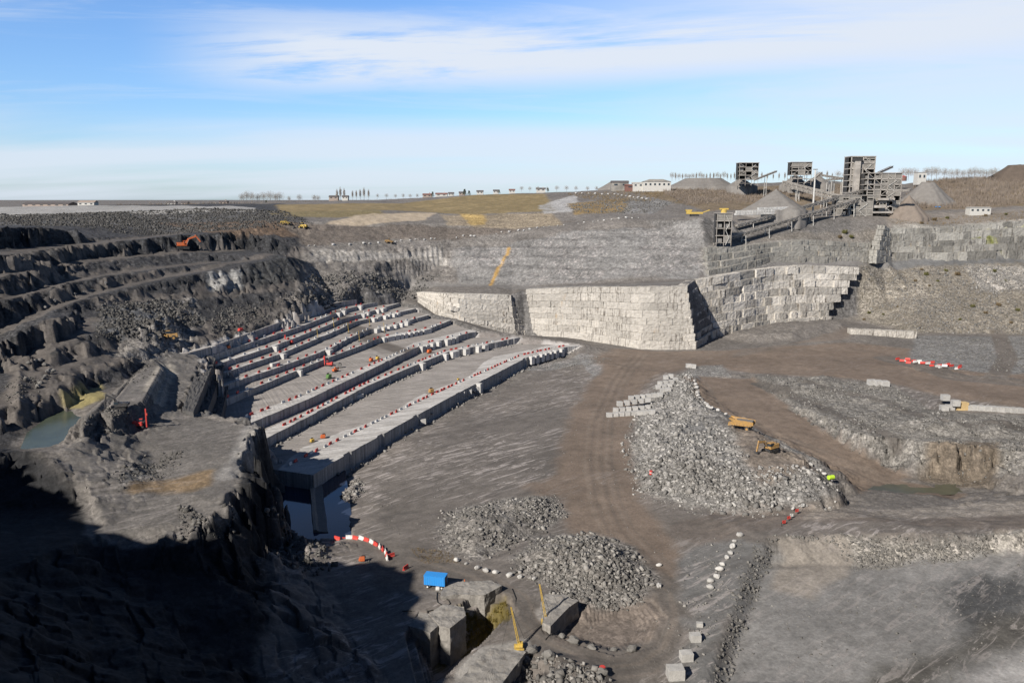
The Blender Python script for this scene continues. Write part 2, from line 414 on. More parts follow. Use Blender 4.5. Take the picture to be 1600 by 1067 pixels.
def H(x, y, benches=False):
    x = np.asarray(x, float); y = np.asarray(y, float)
    sl = bil(SLOPE_B, x, y) * (1 - sstep(0, 20, x) * sstep(215, 190, y)) * sstep(45, 80, np.hypot(x, y))
    inb = sstep(4, -6, poly_sd(x, y, WALLP))          # 0 inside the cut-wall belt
    prom = 1.0
    wamp = np.clip(sl * 3.0, 0, 3.2) * inb
    nearrim = sstep(120, 60, np.hypot(x + 110, y - 60))
    wamp = wamp * (1 - 0.7 * nearrim)
    wa2 = np.clip(sl * 3.0, 0, 2.2) * inb * (1 - 0.6 * nearrim)
    wx = fbm(x, y, 14, 4, 3) * wamp * 1.6 + fbm(x, y, 4.5, 2, 13) * wa2 * 1.2; wy = fbm(x, y, 14, 4, 9) * wamp * 1.6 + fbm(x, y, 4.5, 2, 19) * wa2 * 1.2
    xr, yr = x * 0.87 + y * 0.5 + fbm(x, y, 5, 2, 23) * 2, -x * 0.5 + y * 0.87 + fbm(x, y, 5, 2, 29) * 2
    mid = 1 - 0.85 * sstep(-165, -125, x) * sstep(455, 500, y)
    wx = wx * mid; wy = wy * mid
    cw = mid * np.clip(sl * 3.0, 0, 1.6) * inb * (1 - 0.6 * nearrim)
    wx = wx + cw * (cell(xr, yr, 3.4, 5) * 1.3 + cell(xr, yr, 7.5, 6) * 1.8); wy = wy + cw * (cell(xr, yr, 3.4, 7) * 1.3 + cell(xr, yr, 7.5, 8) * 1.8)
    h = bil(TIN, x + wx, y + wy)
    rough = np.clip(sl * 1.6, 0, 1.3) * inb
    sd = poly_sd(x, y, LEDGE); m = sd > 0
    if m.any():
        f = sstep(0, 8, sd[m]); hh = h[m] + fbm(x[m], y[m], 40, 3, 51) * 2.5
        h[m] += f * (0.9 * np.sin(hh * 2 * np.pi / 6.5) + 0.55 * np.sin(hh * 2 * np.pi / 2.3 + 1) + fbm(x[m], y[m], 9, 4, 52) * 1.2 + cell(x[m] + 3 * fbm(x[m], y[m], 9, 2, 53), y[m] + 3 * fbm(x[m], y[m], 9, 2, 54), 8, 55) * 0.35)
    flat = sstep(-3, 6, poly_sd(x, y, FLAT))
    base = 0.12 + 0.35 * (1 - flat)
    h = h + fbm(x, y, 30, 3, 21) * base * 1.2 + fbm(x, y, 6, 4, 5) * (0.10 + rough * 1.5) * (0.35 + 0.65 * (1 - flat))
    for pl, a in ROUGH:
        sd = poly_sd(x, y, pl, 5); m = sd > 0
        if m.any(): h[m] = h[m] + sstep(0, 5, sd[m]) * a * (fbm(x[m], y[m], 5, 4, 31) * 1.5)
    for pl, hh, w in HEAPS_W:
        sd = poly_sd(x, y, pl)
        m = sd > -4
        if not m.any(): continue
        xm, ym = x[m], y[m]
        f = sstep(-1, w, sd[m] + fbm(xm, ym, 7, 3, 41) * 2.0)
        h[m] = h[m] + f * hh * (0.75 + 0.25 * fbm(xm, ym, 12, 3, 44)) + f * fbm(xm, ym, 3.2, 4, 47) * 1.0
    for k in (range(1, 10) if benches else ()):
        nxt = BP[min(k + 2, 10)] if k < 9 else [tuple(p) for p in BP[10]]
        pl = BP[k] + list(reversed(nxt))
        sd = poly_sd(x, y, pl, 12)
        m = sd > -2
        if not m.any(): continue
        xm, ym, hm = x[m], y[m], h[m]
        f = np.clip((sd[m] + 0.25 * fbm(xm, ym, 4, 2, 60 + k)) / 0.8 + 0.5, 0, 1)
        zb = BZ[k] + 0.08 * fbm(xm, ym, 5, 3, 70)
        h[m] = np.where(f > 0, np.maximum(hm, hm * (1 - f) + zb * f), hm)
    for pl, z1, w, mode in SETS_W:
        sd = poly_sd(x, y, pl, 12)
        m = sd > -4
        if not m.any(): continue
        xm, ym, hm = x[m], y[m], h[m]
        f = np.clip((sd[m] + 0.5 * fbm(xm, ym, 5, 3, 81) * (1 if mode == 'set' else 0.3)) / w + 0.2, 0, 1)
        zz = z1 + 0.15 * fbm(xm, ym, 4, 3, 82)
        t = hm * (1 - f) + zz * f
        h[m] = np.where(f > 0, np.maximum(hm, t) if mode == 'max' else t, hm)
    far = sstep(950, 1400, np.hypot(x, y))
    h = h * (1 - far) + far * (-14.0)
    return h
WALLP = pw([(655,500),(700,530),(850,550),(1000,562),(1110,555),(1200,535),(1345,520),(1350,480),(1350,400),(1080,400),(1000,435),(800,440),(655,440)], -75)
gX, gY = np.meshgrid(TX0 + np.arange(nx) * TS, TY0 + np.arange(ny) * TS)
HR = TIN.copy()
_m = (gY > 55) & (np.abs(gX) < gY * 0.95 + 20)      # only the part the photo can see
HR[_m] = H(gX[_m], gY[_m], True)
def Hs(x, y):
    """height of single points"""
    return H(np.atleast_1d(np.asarray(x, float)), np.atleast_1d(np.asarray(y, float)))
def on(u, v, y0=60.0, y1=1040.0):
    """photo pixel -> point where its ray meets the ground"""
    d = ray(u, v)
    Y = y0 * (y1 / y0) ** np.linspace(0, 1, 3000)
    p = d[None, :] / d[1] * Y[:, None]
    h = bil(HR, p[:, 0], p[:, 1])
    b = np.nonzero(p[:, 2] < h)[0]
    if len(b) == 0: return p[-1]
    i = b[0]
    if i == 0: return p[0]
    a0 = p[i - 1, 2] - h[i - 1]; a1 = p[i, 2] - h[i]
    t = a0 / (a0 - a1)
    q = p[i - 1] * (1 - t) + p[i] * t
    return q
def onp(pts): return [tuple(on(u, v)[:2]) for u, v in pts]
# ------------------------------------------------------------------ ground mesh (polar grid round the viewpoint)
rr = [6.0]
while rr[-1] < 120: rr.append(rr[-1] * 1.03)
while rr[-1] < 720: rr.append(rr[-1] * 1.0034)
while rr[-1] < 1100: rr.append(rr[-1] * 1.007)
while rr[-1] < 26000: rr.append(rr[-1] * 1.08)
rr = np.array([0.0] + rr)
aa = list(np.arange(-180, -44, 2.0)) + list(np.arange(-44, 44.01, 0.075)) + list(np.arange(46, 180, 2.0))
aa = np.radians(np.array(aa))
RR, AA = np.meshgrid(rr, aa, indexing='ij')
GXv = (RR * np.sin(AA)).ravel(); GYv = (RR * np.cos(AA)).ravel()
GZv = H(GXv, GYv)
nr, na = len(rr), len(aa)

# colour zones: patches of other surfaces, plus shade darkened into the rock at the left
base = np.array([0.135, 0.122, 0.110])
COLv = np.tile(base, (len(GXv), 1))
MSK = np.zeros((len(GXv), 4))      # streak, rubble, strata, grass
MSK[:, 3] = 0
def paint(sdv, col=None, f=2.0, warp=3.0, streak=None, rub=None, strata=None, grass=None, amt=1.0, wsc=9):
    ix = np.nonzero(sdv > -(f + warp) - 0.01)[0]
    if len(ix) == 0: return
    m = sstep(-f, f, sdv[ix] + (warp * fbm(GXv[ix], GYv[ix], wsc, 3, 91) if warp else 0)) * amt
    if col is not None:
        COLv[ix] = COLv[ix] * (1 - m[:, None]) + np.array(col)[None] * m[:, None]
    for i, q in enumerate((streak, rub, strata, grass)):
        if q is not None: MSK[ix, i] = MSK[ix, i] * (1 - m) + q * m
def zone(px, col=None, **k): paint(poly_sd(GXv, GYv, onp(px)), col, **k)
def strip(px, wid, col=None, **k):
    k.setdefault('warp', 1.0); k.setdefault('f', 1.0)
    paint(wid - line_d(GXv, GYv, onp(px)), col, **k)
BROWN = (0.155, 0.120, 0.094); DBROWN = (0.092, 0.077, 0.066); PALE = (0.36, 0.345, 0.325); DARK = (0.043, 0.042, 0.043)
MID = (0.15, 0.142, 0.132); GREY = (0.175, 0.17, 0.163); OCH = (0.25, 0.17, 0.07); STRAW = (0.225, 0.17, 0.088); SCRUB = (0.15, 0.115, 0.08)
lft = sstep(-75, -105, GXv) * sstep(250, 280, GYv + 0.0 * GXv)
# slope-driven rock: steep parts are bare rock faces
stp = sstep(0.35, 0.9, bil(SLOPE_B, GXv, GYv))
COLv[:] = COLv * (1 - 0.8 * stp[:, None]) + np.array([0.10, 0.096, 0.092])[None] * 0.8 * stp[:, None]
MSK[:, 1] = 0.45; MSK[:, 2] = stp
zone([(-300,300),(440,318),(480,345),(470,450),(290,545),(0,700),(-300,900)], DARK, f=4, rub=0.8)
face_shade = sstep(0.30, 0.75, bil(SLOPE_B, GXv, GYv)) * sstep(-95, -125, GXv) * sstep(235, 255, GYv) * sstep(640, 560, GYv)  # shade of the steep left faces, put into their colour as near-black
COLv[:] = COLv * (1 - face_shade[:, None]) + np.array([0.030, 0.030, 0.031])[None] * face_shade[:, None]
zone([(-300,650),(0,690),(140,780),(165,840),(290,840),(345,815),(372,725),(398,670),(440,690),(452,835),(520,880),(640,890),(700,1090),(-300,1090)], (0.020, 0.020, 0.021), f=3)  # painted shade: near-black colour deepens the big cast shadow at lower left
zone([(-100,340),(440,332),(480,350),(330,360),(0,352)], (0.085,0.083,0.082), rub=1.0)
zone([(-100,318),(300,322),(400,325),(400,331),(300,333),(0,338),(-100,338)], (0.26,0.25,0.235), rub=0.5, f=1)
zone([(240,348),(400,345),(480,350),(470,372),(330,364)], (0.12,0.085,0.06), rub=0.6)
for ln, w in (([(0,396),(60,390),(130,382),(220,372),(300,361)],6), ([(0,430),(80,422),(120,409),(200,401),(290,393),(370,391)],5), ([(0,467),(75,449),(130,434),(215,421),(330,410)],5), ([(0,519),(45,497),(100,473),(165,452),(250,434),(330,418),(400,404),(470,392)],5), ([(160,470),(225,466),(325,458),(400,453),(470,446)],4), ([(20,560),(80,545),(120,517),(150,503)],6), ([(30,562),(60,580),(85,598),(40,622),(0,645)],9), ([(60,590),(150,560),(220,540),(290,528),(380,500),(470,478)],8)):
    strip(ln, w, (0.090, 0.080, 0.072), rub=0.2, warp=2, streak=0.1, strata=0)
zone([(165,475),(290,468),(320,500),(230,530),(150,520)], (0.10,0.10,0.10), rub=1)
zone([(325,425),(375,420),(382,448),(328,452)], (0.2,0.195,0.185), strata=1, f=1, rub=0.1)
zone([(390,412),(470,400),(475,440),(390,450)], (0.045,0.045,0.045), strata=1)
zone([(480,345),(900,330),(700,440),(560,440),(430,490),(470,440)], (0.15,0.137,0.124), rub=0.6, f=5)
zone([(440,350),(620,350),(900,345),(620,374),(480,384)], (0.115,0.097,0.082), f=3)
zone([(486,391),(690,388),(700,410),(600,406),(490,408)], (0.27,0.25,0.225), strata=1, rub=0.2)
zone([(430,320),(560,318),(740,305),(850,303),(870,330),(720,335),(640,330),(440,331)], STRAW, grass=1, f=3, rub=0)
zone([(420,331),(590,328),(600,336),(560,340),(430,338)], (0.16,0.13,0.07), grass=0.6, f=2)
zone([(510,350),(560,336),(680,333),(660,345),(540,352)], (0.33,0.27,0.20), rub=0.1, f=1.5)
zone([(690,336),(860,332),(880,352),(700,352)], (0.22,0.18,0.13), strata=0.6)
zone([(720,334),(760,336),(760,350),(735,352)], (0.34,0.24,0.10), strata=0.6)
zone([(840,322),(900,304),(905,330),(850,334)], (0.30,0.29,0.28), rub=0.5, f=1.5)
zone([(885,318),(980,310),(985,330),(900,336)], (0.22,0.15,0.07), grass=0.7, f=2)
zone([(985,306),(1060,312),(1020,334),(975,334)], (0.16,0.155,0.15), rub=0.8)
zone([(1020,296),(1100,294),(1340,288),(1340,300),(1060,318),(1000,304)], SCRUB, grass=0.8, f=3)
zone([(1060,316),(1200,296),(1330,300),(1330,325),(1100,330)], (0.155,0.12,0.085), grass=0.6)
zone([(700,388),(900,360),(1090,340),(1110,390),(1090,436),(900,442),(720,444)], (0.165,0.158,0.15), strata=0.7, rub=0.25, streak=0.7, f=2)
zone([(1090,385),(1150,386),(1260,368),(1330,378),(1390,380),(1390,404),(1200,408),(1100,435)], (0.20,0.188,0.172), strata=1, rub=0.2, f=2)
zone([(1130,380),(1260,362),(1390,352),(1390,372),(1260,376)], (0.14,0.125,0.108), rub=0.6, strata=0)
zone([(1392,352),(1600,342),(1700,340),(1700,400),(1392,404)], (0.20,0.187,0.165), strata=1, rub=0.1, f=1)
strip([(1470,390),(1600,372),(1700,365)], 2, (0.14,0.15,0.04), grass=0.5)
zone([(1380,336),(1600,326),(1800,318),(1800,338),(1600,343),(1390,352)], (0.17,0.15,0.13), rub=0.3)
zone([(1400,330),(1440,288),(1500,276),(1800,262),(1800,315),(1600,322)], (0.16,0.125,0.095), grass=0.9)
zone([(1345,412),(1600,408),(1750,408),(1750,525),(1430,520),(1340,500)], (0.165,0.148,0.125), rub=0.9, grass=0.25, f=3)
strip([(1380,409),(1480,409),(1620,406)], 5, (0.12,0.118,0.115), rub=0.1)
zone([(1510,415),(1620,415),(1620,450),(1530,455)], (0.27,0.25,0.225), rub=1)
strip([(640,448),(800,449),(1000,444),(1080,441),(1150,427),(1240,411),(1380,407)], 4.5, (0.16,0.15,0.14), rub=0.1, strata=0)
strip([(796,388),(785,412),(766,446)], 1.2, (0.36,0.22,0.07), warp=0.6, f=0.7, strata=0.3)
# pit floor
zone([(545,735),(700,655),(900,550),(1330,545),(1700,545),(1700,660),(1450,640),(1380,600),(1180,585),(1080,575),(1010,620),(980,700),(1000,770),(1080,800),(1300,800),(1700,800),(1700,830),(1200,840),(1100,1080),(500,1080),(400,1080),(430,850),(545,840)], (0.138, 0.122, 0.108), streak=0.85, rub=0.05, strata=0, f=2)
zone([(545,760),(690,660),(760,640),(900,640),(900,740),(720,800),(560,830)], (0.128, 0.114, 0.102), streak=1.0, rub=0, f=6)
strip([(840,575),(930,560),(955,600)], 9, GREY, streak=1, rub=0.4, warp=3)
zone([(925,560),(960,545),(1120,548),(1330,535),(1430,545),(1620,560),(1620,640),(1500,625),(1390,598),(1180,583),(1080,572),(1010,600),(980,640),(960,590)], BROWN, streak=0.15, rub=0, f=4)
strip([(1000,552),(960,600),(935,660),(930,720),(940,780),(960,830),(1000,870)], 13, BROWN, streak=0.05, rub=0, warp=3, f=3)
strip([(955,740),(900,750),(860,760)], 8, BROWN, streak=0.3, warp=4, f=3)
strip([(1390,560),(1500,590),(1620,600)], 9, (0.12,0.104,0.09), streak=0.2, rub=0)
strip([(1010,905),(1045,925),(1055,965),(1035,1010),(1000,1035),(950,1040),(900,1022),(850,1000),(815,970),(800,935),(740,900),(690,885),(640,870),(600,855),(560,850)], 4.5, (0.115,0.102,0.09), streak=0, rub=0.05, warp=1.5, f=2)
strip([(1100,830),(1200,800),(1350,802),(1620,815)], 9, (0.13,0.11,0.095), streak=0.5, rub=0.1, warp=3)
zone([(870,935),(1015,935),(1036,960),(1020,1000),(960,1014),(880,1000)], (0.135,0.112,0.095), rub=0.4, streak=0)
# central mound
zone([(1010,620),(1060,590),(1080,572),(1130,570),(1180,655),(1300,745),(1290,795),(1170,800),(1080,795),(1000,768),(985,700)], (0.165, 0.157, 0.146), rub=1, strata=0, streak=0)
zone([(1040,650),(1110,655),(1130,690),(1060,700)], (0.16,0.156,0.15), rub=0.5, f=4)
zone([(1130,655),(1215,690),(1285,740),(1190,760),(1160,700)], (0.155,0.13,0.108), rub=0.5, f=3)
strip([(1085,592),(1105,625),(1150,648),(1230,680),(1310,722),(1390,758),(1480,775)], 6, BROWN, rub=0, streak=0, warp=1.5)
zone([(1092,588),(1180,588),(1200,612),(1330,690),(1420,745),(1340,765),(1240,700),(1130,640)], BROWN, rub=0.05, streak=0.05, f=2)
zone([(1175,588),(1390,600),(1450,640),(1620,650),(1620,745),(1490,755),(1400,735),(1330,700),(1240,640)], (0.15, 0.14, 0.126), rub=0.8, streak=0, f=2)
strip([(1180,600),(1290,640),(1400,690)], 3, (0.10,0.09,0.08), rub=0.2, warp=2)
strip([(1250,592),(1380,625),(1500,660),(1620,668)], 3, (0.105,0.095,0.085), rub=0.2, warp=2)
zone([(1450,690),(1560,690),(1560,755),(1440,750)], (0.12,0.098,0.075), rub=0.5, strata=0.5)
zone([(1140,560),(1340,512),(1330,530),(1160,545)], (0.15,0.125,0.105), rub=0.1)
zone([(1430,525),(1620,525),(1620,585),(1500,580),(1420,560)], (0.15,0.146,0.14), rub=0.8, streak=0.2)
strip([(1560,520),(1575,560),(1555,590)], 5, (0.12,0.105,0.092), rub=0)
zone([(1290,790),(1620,780),(1620,800),(1250,812)], (0.2,0.178,0.155), rub=0.4)
for ln in ([(1010,905),(1045,925),(1055,965),(1035,1010),(1000,1035),(950,1040),(900,1022),(850,1000),(815,970),(800,935),(740,900),(690,885),(640,870)], [(1000,552),(960,600),(935,660),(930,720),(940,780),(960,830),(1000,870),(1045,915)], [(940,552),(1120,553),(1330,545),(1500,580),(1620,590)], [(1085,592),(1105,625),(1170,660),(1300,720),(1390,758)], [(1390,560),(1500,590),(1620,600)], [(1110,830),(1200,803),(1350,804),(1620,817)]):
    pl = np.array(onp(ln)); pl = np.array([q_ for q_ in pl]); tt = np.gradient(pl, axis=0); tt /= np.linalg.norm(tt, axis=1)[:, None]; nn_ = np.stack([-tt[:, 1], tt[:, 0]], 1)
    for o_, cc_ in ((-3.6, (0.19, 0.155, 0.125)), (-1.7, (0.10, 0.083, 0.07)), (0.2, (0.185, 0.15, 0.12)), (2.0, (0.10, 0.085, 0.072)), (3.9, (0.18, 0.15, 0.125)), (5.6, (0.11, 0.095, 0.08))):
        paint(0.55 - line_d(GXv, GYv, pl + nn_ * o_), cc_, f=0.5, warp=0.6, amt=0.38, wsc=8)
# lower slab
zone([(1165,850),(1620,840),(1620,1090),(1110,1090)], (0.178,0.172,0.164), streak=0.35, rub=0.15, f=2)
zone([(1480,905),(1620,880),(1620,1000),(1500,1010)], (0.06,0.06,0.06), streak=0.5, rub=0.3, f=6, warp=6)
strip([(1400,1075),(1500,1020),(1620,970)], 4, (0.075,0.07,0.062), streak=0.6, warp=4, f=3)
zone([(1500,1060),(1620,1020),(1620,1090),(1480,1090)], (0.30,0.29,0.28), f=4, streak=0.3, warp=5)
zone([(1215,845),(1330,840),(1340,880),(1270,935),(1200,920)], (0.235,0.21,0.182), rub=0.15, f=1.5)
zone([(1330,842),(1540,838),(1620,832),(1620,858),(1500,870),(1340,885)], (0.21,0.195,0.172), rub=1, f=2)
zone([(1060,860),(1160,840),(1180,880),(1110,1080),(1040,1080),(1080,960)], (0.13,0.126,0.12), streak=0.8, rub=0.1)
for h in (0, 1, 11):
    paint(poly_sd(GXv, GYv, HEAPS_W[h if h < 5 else 10][0]) + 2, (0.145, 0.134, 0.122), rub=1, streak=0)
# promontory
zone([(330,545),(300,600),(285,645),(400,665),(365,800),(290,850),(150,850),(100,700),(200,590),(290,550)], (0.125,0.115,0.105), rub=0.3, streak=0.3, strata=0, f=1)
zone([(195,750),(330,735),(335,760),(210,765)], (0.17,0.115,0.06), rub=0.4, f=2, warp=4, amt=0.8)
zone([(180,740),(235,715),(250,740),(190,760)], (0.10,0.097,0.092), rub=1, f=1)
strip([(392,668),(372,715),(352,745)], 2.5, (0.19,0.18,0.168), rub=0.3)
zone([(100,618),(160,590),(165,620),(130,640),(100,635)], (0.26,0.22,0.10), rub=0.1, f=1.0)
strip([(262,572),(240,620)], 3, (0.26,0.235,0.20), warp=1)
# foreground cut with weeds
zone([(735,960),(790,935),(795,965),(740,1005),(690,1045),(690,1010)], (0.12,0.095,0.03), grass=1, rub=0.2, f=1)
zone([(560,860),(640,880),(700,900),(690,930),(600,920)], (0.115,0.10,0.087), rub=0.2, streak=0, f=2)
zone([(665,925),(724,911),(770,915),(730,945)], (0.19,0.172,0.15), streak=0.3, rub=0.1, f=1)
zone([(700,1080),(735,1025),(770,1008),(815,1006),(790,1050),(765,1085)], (0.25,0.235,0.215), streak=0.3, rub=0, f=0.8)
zone([(845,930),(885,937),(902,945),(880,965),(850,965)], (0.27,0.25,0.23), streak=0.3, rub=0, f=0.8)
# bench treads: pale limestone pavement along the outer edge
wid = {1: 17, 2: 5, 3: 9, 4: 2.5, 5: 2.5, 6: 2.5, 7: 2.5, 8: 3, 9: 3}
for k in range(1, 10):
    nxt = BP[k + 1] if k < 9 else BP[10]
    sdt = poly_sd(GXv, GYv, BP[k] + [tuple(p) for p in reversed(nxt)], 12)
    paint(sdt + 0.6, (0.185, 0.165, 0.15), f=0.5, warp=0, rub=0.05, streak=0.5, strata=0)
    dl = line_d(GXv, GYv, BP[k])
    mm = np.minimum(sdt + 0.9, (wid[k] - dl) * 0.6)
    paint(mm, (0.34, 0.32, 0.30), f=0.8, warp=0.6, rub=0.0, streak=0.25, strata=0, wsc=3)
for k in range(1, 10):          # saw-cut faces below the edges
    dl = line_d(GXv, GYv, BP[k], 6)
    onf = (dl < 1.6) & (GZv < BZ[k] - 0.35) & (GZv > BZ[k] - 4.6) & (GZv > 1e9)
    COLv[onf] = (0.26, 0.25, 0.24); MSK[onf] = (0, 0, 0.5, 0)

me = bpy.data.meshes.new('ground')
me.vertices.add(nr * na)
co = np.stack([GXv, GYv, GZv], 1).astype(np.float32)
me.vertices.foreach_set('co', co.ravel())
ii, jj = np.meshgrid(np.arange(nr - 1), np.arange(na), indexing='ij')
j2 = (jj + 1) % na
q = np.stack([ii * na + jj, ii * na + j2, (ii + 1) * na + j2, (ii + 1) * na + jj], -1).reshape(-1, 4)[:, ::-1]
nf = len(q)
me.loops.add(nf * 4); me.polygons.add(nf)
me.loops.foreach_set('vertex_index', q.astype(np.int32).ravel())
me.polygons.foreach_set('loop_start', (np.arange(nf) * 4).astype(np.int32))
me.polygons.foreach_set('loop_total', np.full(nf, 4, np.int32))
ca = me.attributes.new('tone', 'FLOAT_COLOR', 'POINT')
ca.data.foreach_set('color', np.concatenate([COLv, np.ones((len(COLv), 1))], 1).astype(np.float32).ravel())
ca = me.attributes.new('mask', 'FLOAT_COLOR', 'POINT')
ca.data.foreach_set('color', MSK.astype(np.float32).ravel())
me.update(calc_edges=True); me.validate()
me.polygons.foreach_set('use_smooth', np.ones(nf, bool))
ground = bpy.data.objects.new('quarry_ground', me)
COL.objects.link(ground)
ground['kind'] = 'structure'

# ------------------------------------------------------------------ node material helper
class Mat:
    def __init__(s, name):
        s.m = bpy.data.materials.new(name); s.m.use_nodes = True
        s.t = s.m.node_tree; s.t.nodes.clear()
        s.out = s.n('ShaderNodeOutputMaterial'); s.b = s.n('ShaderNodeBsdfPrincipled')
        s.t.links.new(s.b.outputs[0], s.out.inputs[0])
        s.b.inputs['Roughness'].default_value = 0.9
        s.b.inputs['Specular IOR Level'].default_value = 0.25
        s.tc = s.n('ShaderNodeTexCoord')
    def n(s, t, **k):
        x = s.t.nodes.new(t)
        for a, b in k.items(): setattr(x, a, b)
        return x
    def l(s, a, b): s.t.links.new(a, b)
    def set(s, inp, v):
        if isinstance(v, bpy.types.NodeSocket): s.l(v, inp)
        else: inp.default_value = v
    def math(s, op, a, b=0.0, clamp=False):
        x = s.n('ShaderNodeMath', operation=op, use_clamp=clamp)
        s.set(x.inputs[0], a); s.set(x.inputs[1], b); return x.outputs[0]
    def mapped(s, scale=(1, 1, 1), rot=(0, 0, 0), src=None):
        src = src or s.tc.outputs['Object']
        if rot != (0, 0, 0):
            y = s.n('ShaderNodeMapping'); y.inputs['Rotation'].default_value = rot; s.l(src, y.inputs[0]); src = y.outputs[0]
        x = s.n('ShaderNodeMapping'); x.inputs['Scale'].default_value = scale
        s.l(src, x.inputs[0]); return x.outputs[0]
    def noise(s, scale, detail=5, rough=0.6, vec=None, dist=0):
        x = s.n('ShaderNodeTexNoise'); x.inputs['Scale'].default_value = scale; x.inputs['Detail'].default_value = detail
        x.inputs['Roughness'].default_value = rough; x.inputs['Distortion'].default_value = dist
        s.l(vec or s.tc.outputs['Object'], x.inputs['Vector']); return x.outputs['Fac']
    def ramp(s, x, a, b, c=0.0, d=1.0, smooth=True):
        m = s.n('ShaderNodeMapRange', interpolation_type='SMOOTHSTEP' if smooth else 'LINEAR')
        s.set(m.inputs[0], x); m.inputs[1].default_value = a; m.inputs[2].default_value = b; m.inputs[3].default_value = c; m.inputs[4].default_value = d
        return m.outputs[0]
    def mix(s, f, a, b, mode='MIX'):
        m = s.n('ShaderNodeMix', data_type='RGBA', blend_type=mode)
        s.set(m.inputs[0], f)
        for i, q in ((6, a), (7, b)):
            if isinstance(q, tuple) and len(q) == 3: q = q + (1,)
            s.set(m.inputs[i], q)
        return m.outputs[2]
    def scale(s, col, f):
        v = s.n('ShaderNodeVectorMath', operation='SCALE'); s.set(v.inputs[0], col); s.set(v.inputs['Scale'], f); return v.outputs[0]
    def bump(s, h, strength=0.5, dist=0.3):
        b = s.n('ShaderNodeBump'); b.inputs['Strength'].default_value = strength; b.inputs['Distance'].default_value = dist
        s.l(h, b.inputs['Height']); s.l(b.outputs[0], s.b.inputs['Normal'])
    def color(s, c): s.set(s.b.inputs['Base Color'], c)

g = Mat('quarry_ground')
at = g.n('ShaderNodeAttribute', attribute_name='tone')
am = g.n('ShaderNodeAttribute', attribute_name='mask')
sp = g.n('ShaderNodeSeparateColor'); g.l(am.outputs['Color'], sp.inputs[0])
mS, mR, mT = sp.outputs[0], sp.outputs[1], sp.outputs[2]
mG = am.outputs['Alpha']
n_big = g.noise(0.035, 5, 0.6)
n_mid = g.noise(0.25, 6, 0.65)
n_fine = g.noise(1.3, 9, 0.78)
c = g.scale(at.outputs['Color'], g.ramp(n_big, 0.25, 0.75, 0.75, 1.28, False))
c = g.scale(c, g.ramp(n_mid, 0.25, 0.75, 0.72, 1.28, False))
c = g.scale(c, g.ramp(n_fine, 0.25, 0.75, 0.62, 1.38, False))
# bedding streaks running away to the right across the floor
sv = g.mapped((0.45, 0.085, 0.4), (0, 0, R(48)))
n_s = g.noise(1.0, 7, 0.72, sv, 1.2)
big_s = g.noise(0.03, 3, 0.5)
st = g.math('MULTIPLY', g.ramp(n_s, 0.51, 0.60), g.ramp(big_s, 0.38, 0.54))
c = g.mix(g.math('MULTIPLY', st, g.math('MULTIPLY', mS, 0.85)), c, (0.35, 0.315, 0.295))
st2 = g.ramp(g.noise(0.8, 6, 0.7, sv, 0.6), 0.38, 0.48, 1, 0)
c = g.mix(g.math('MULTIPLY', st2, g.math('MULTIPLY', mS, 0.5)), c, (0.075, 0.068, 0.062))
# rubble: stones lighter and darker than each other
vo = g.n('ShaderNodeTexVoronoi'); vo.inputs['Scale'].default_value = 0.75; g.l(g.tc.outputs['Object'], vo.inputs['Vector'])
vo2 = g.n('ShaderNodeTexVoronoi'); vo2.inputs['Scale'].default_value = 1.9; g.l(g.tc.outputs['Object'], vo2.inputs['Vector'])
sc1 = g.n('ShaderNodeSeparateColor'); g.l(vo.outputs['Color'], sc1.inputs[0])
sc2 = g.n('ShaderNodeSeparateColor'); g.l(vo2.outputs['Color'], sc2.inputs[0])
rb = g.math('MULTIPLY', g.ramp(sc1.outputs[0], 0, 1, 0.6, 1.45, False), g.ramp(sc2.outputs[1], 0, 1, 0.6, 1.5, False))
rb = g.math('ADD', g.math('MULTIPLY', rb, mR), g.math('SUBTRACT', 1.0, mR))
c = g.scale(c, rb)
# rock faces: vertical drips and level beds
dv = g.mapped((0.55, 0.55, 0.05))
drip = g.ramp(g.noise(1.0, 6, 0.7, dv), 0.3, 0.72, 0.42, 1.6, False)
bv = g.mapped((0.02, 0.02, 0.6))
bed = g.ramp(g.noise(1.0, 4, 0.7, bv), 0.3, 0.7, 0.7, 1.3, False)
fc = g.math('MULTIPLY', drip, bed)
fc = g.math('ADD', g.math('MULTIPLY', fc, mT), g.math('SUBTRACT', 1.0, mT))
c = g.scale(c, fc)
# grass tint
gn = g.ramp(g.noise(0.12, 6, 0.7), 0.35, 0.65)
c = g.mix(g.math('MULTIPLY', mG, g.math('MULTIPLY', gn, 0.6)), c, (0.12, 0.095, 0.045))
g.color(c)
hb = g.math('ADD', g.math('MULTIPLY', n_fine, 0.5), g.math('MULTIPLY', n_mid, 0.8))
hb = g.math('ADD', hb, g.math('MULTIPLY', g.math('MULTIPLY', vo.outputs['Distance'], mR), -0.6))
hb = g.math('ADD', hb, g.math('MULTIPLY', g.math('MULTIPLY', vo2.outputs['Distance'], mR), -0.4))
g.bump(hb, 0.5, 0.45)
me.materials.append(g.m)
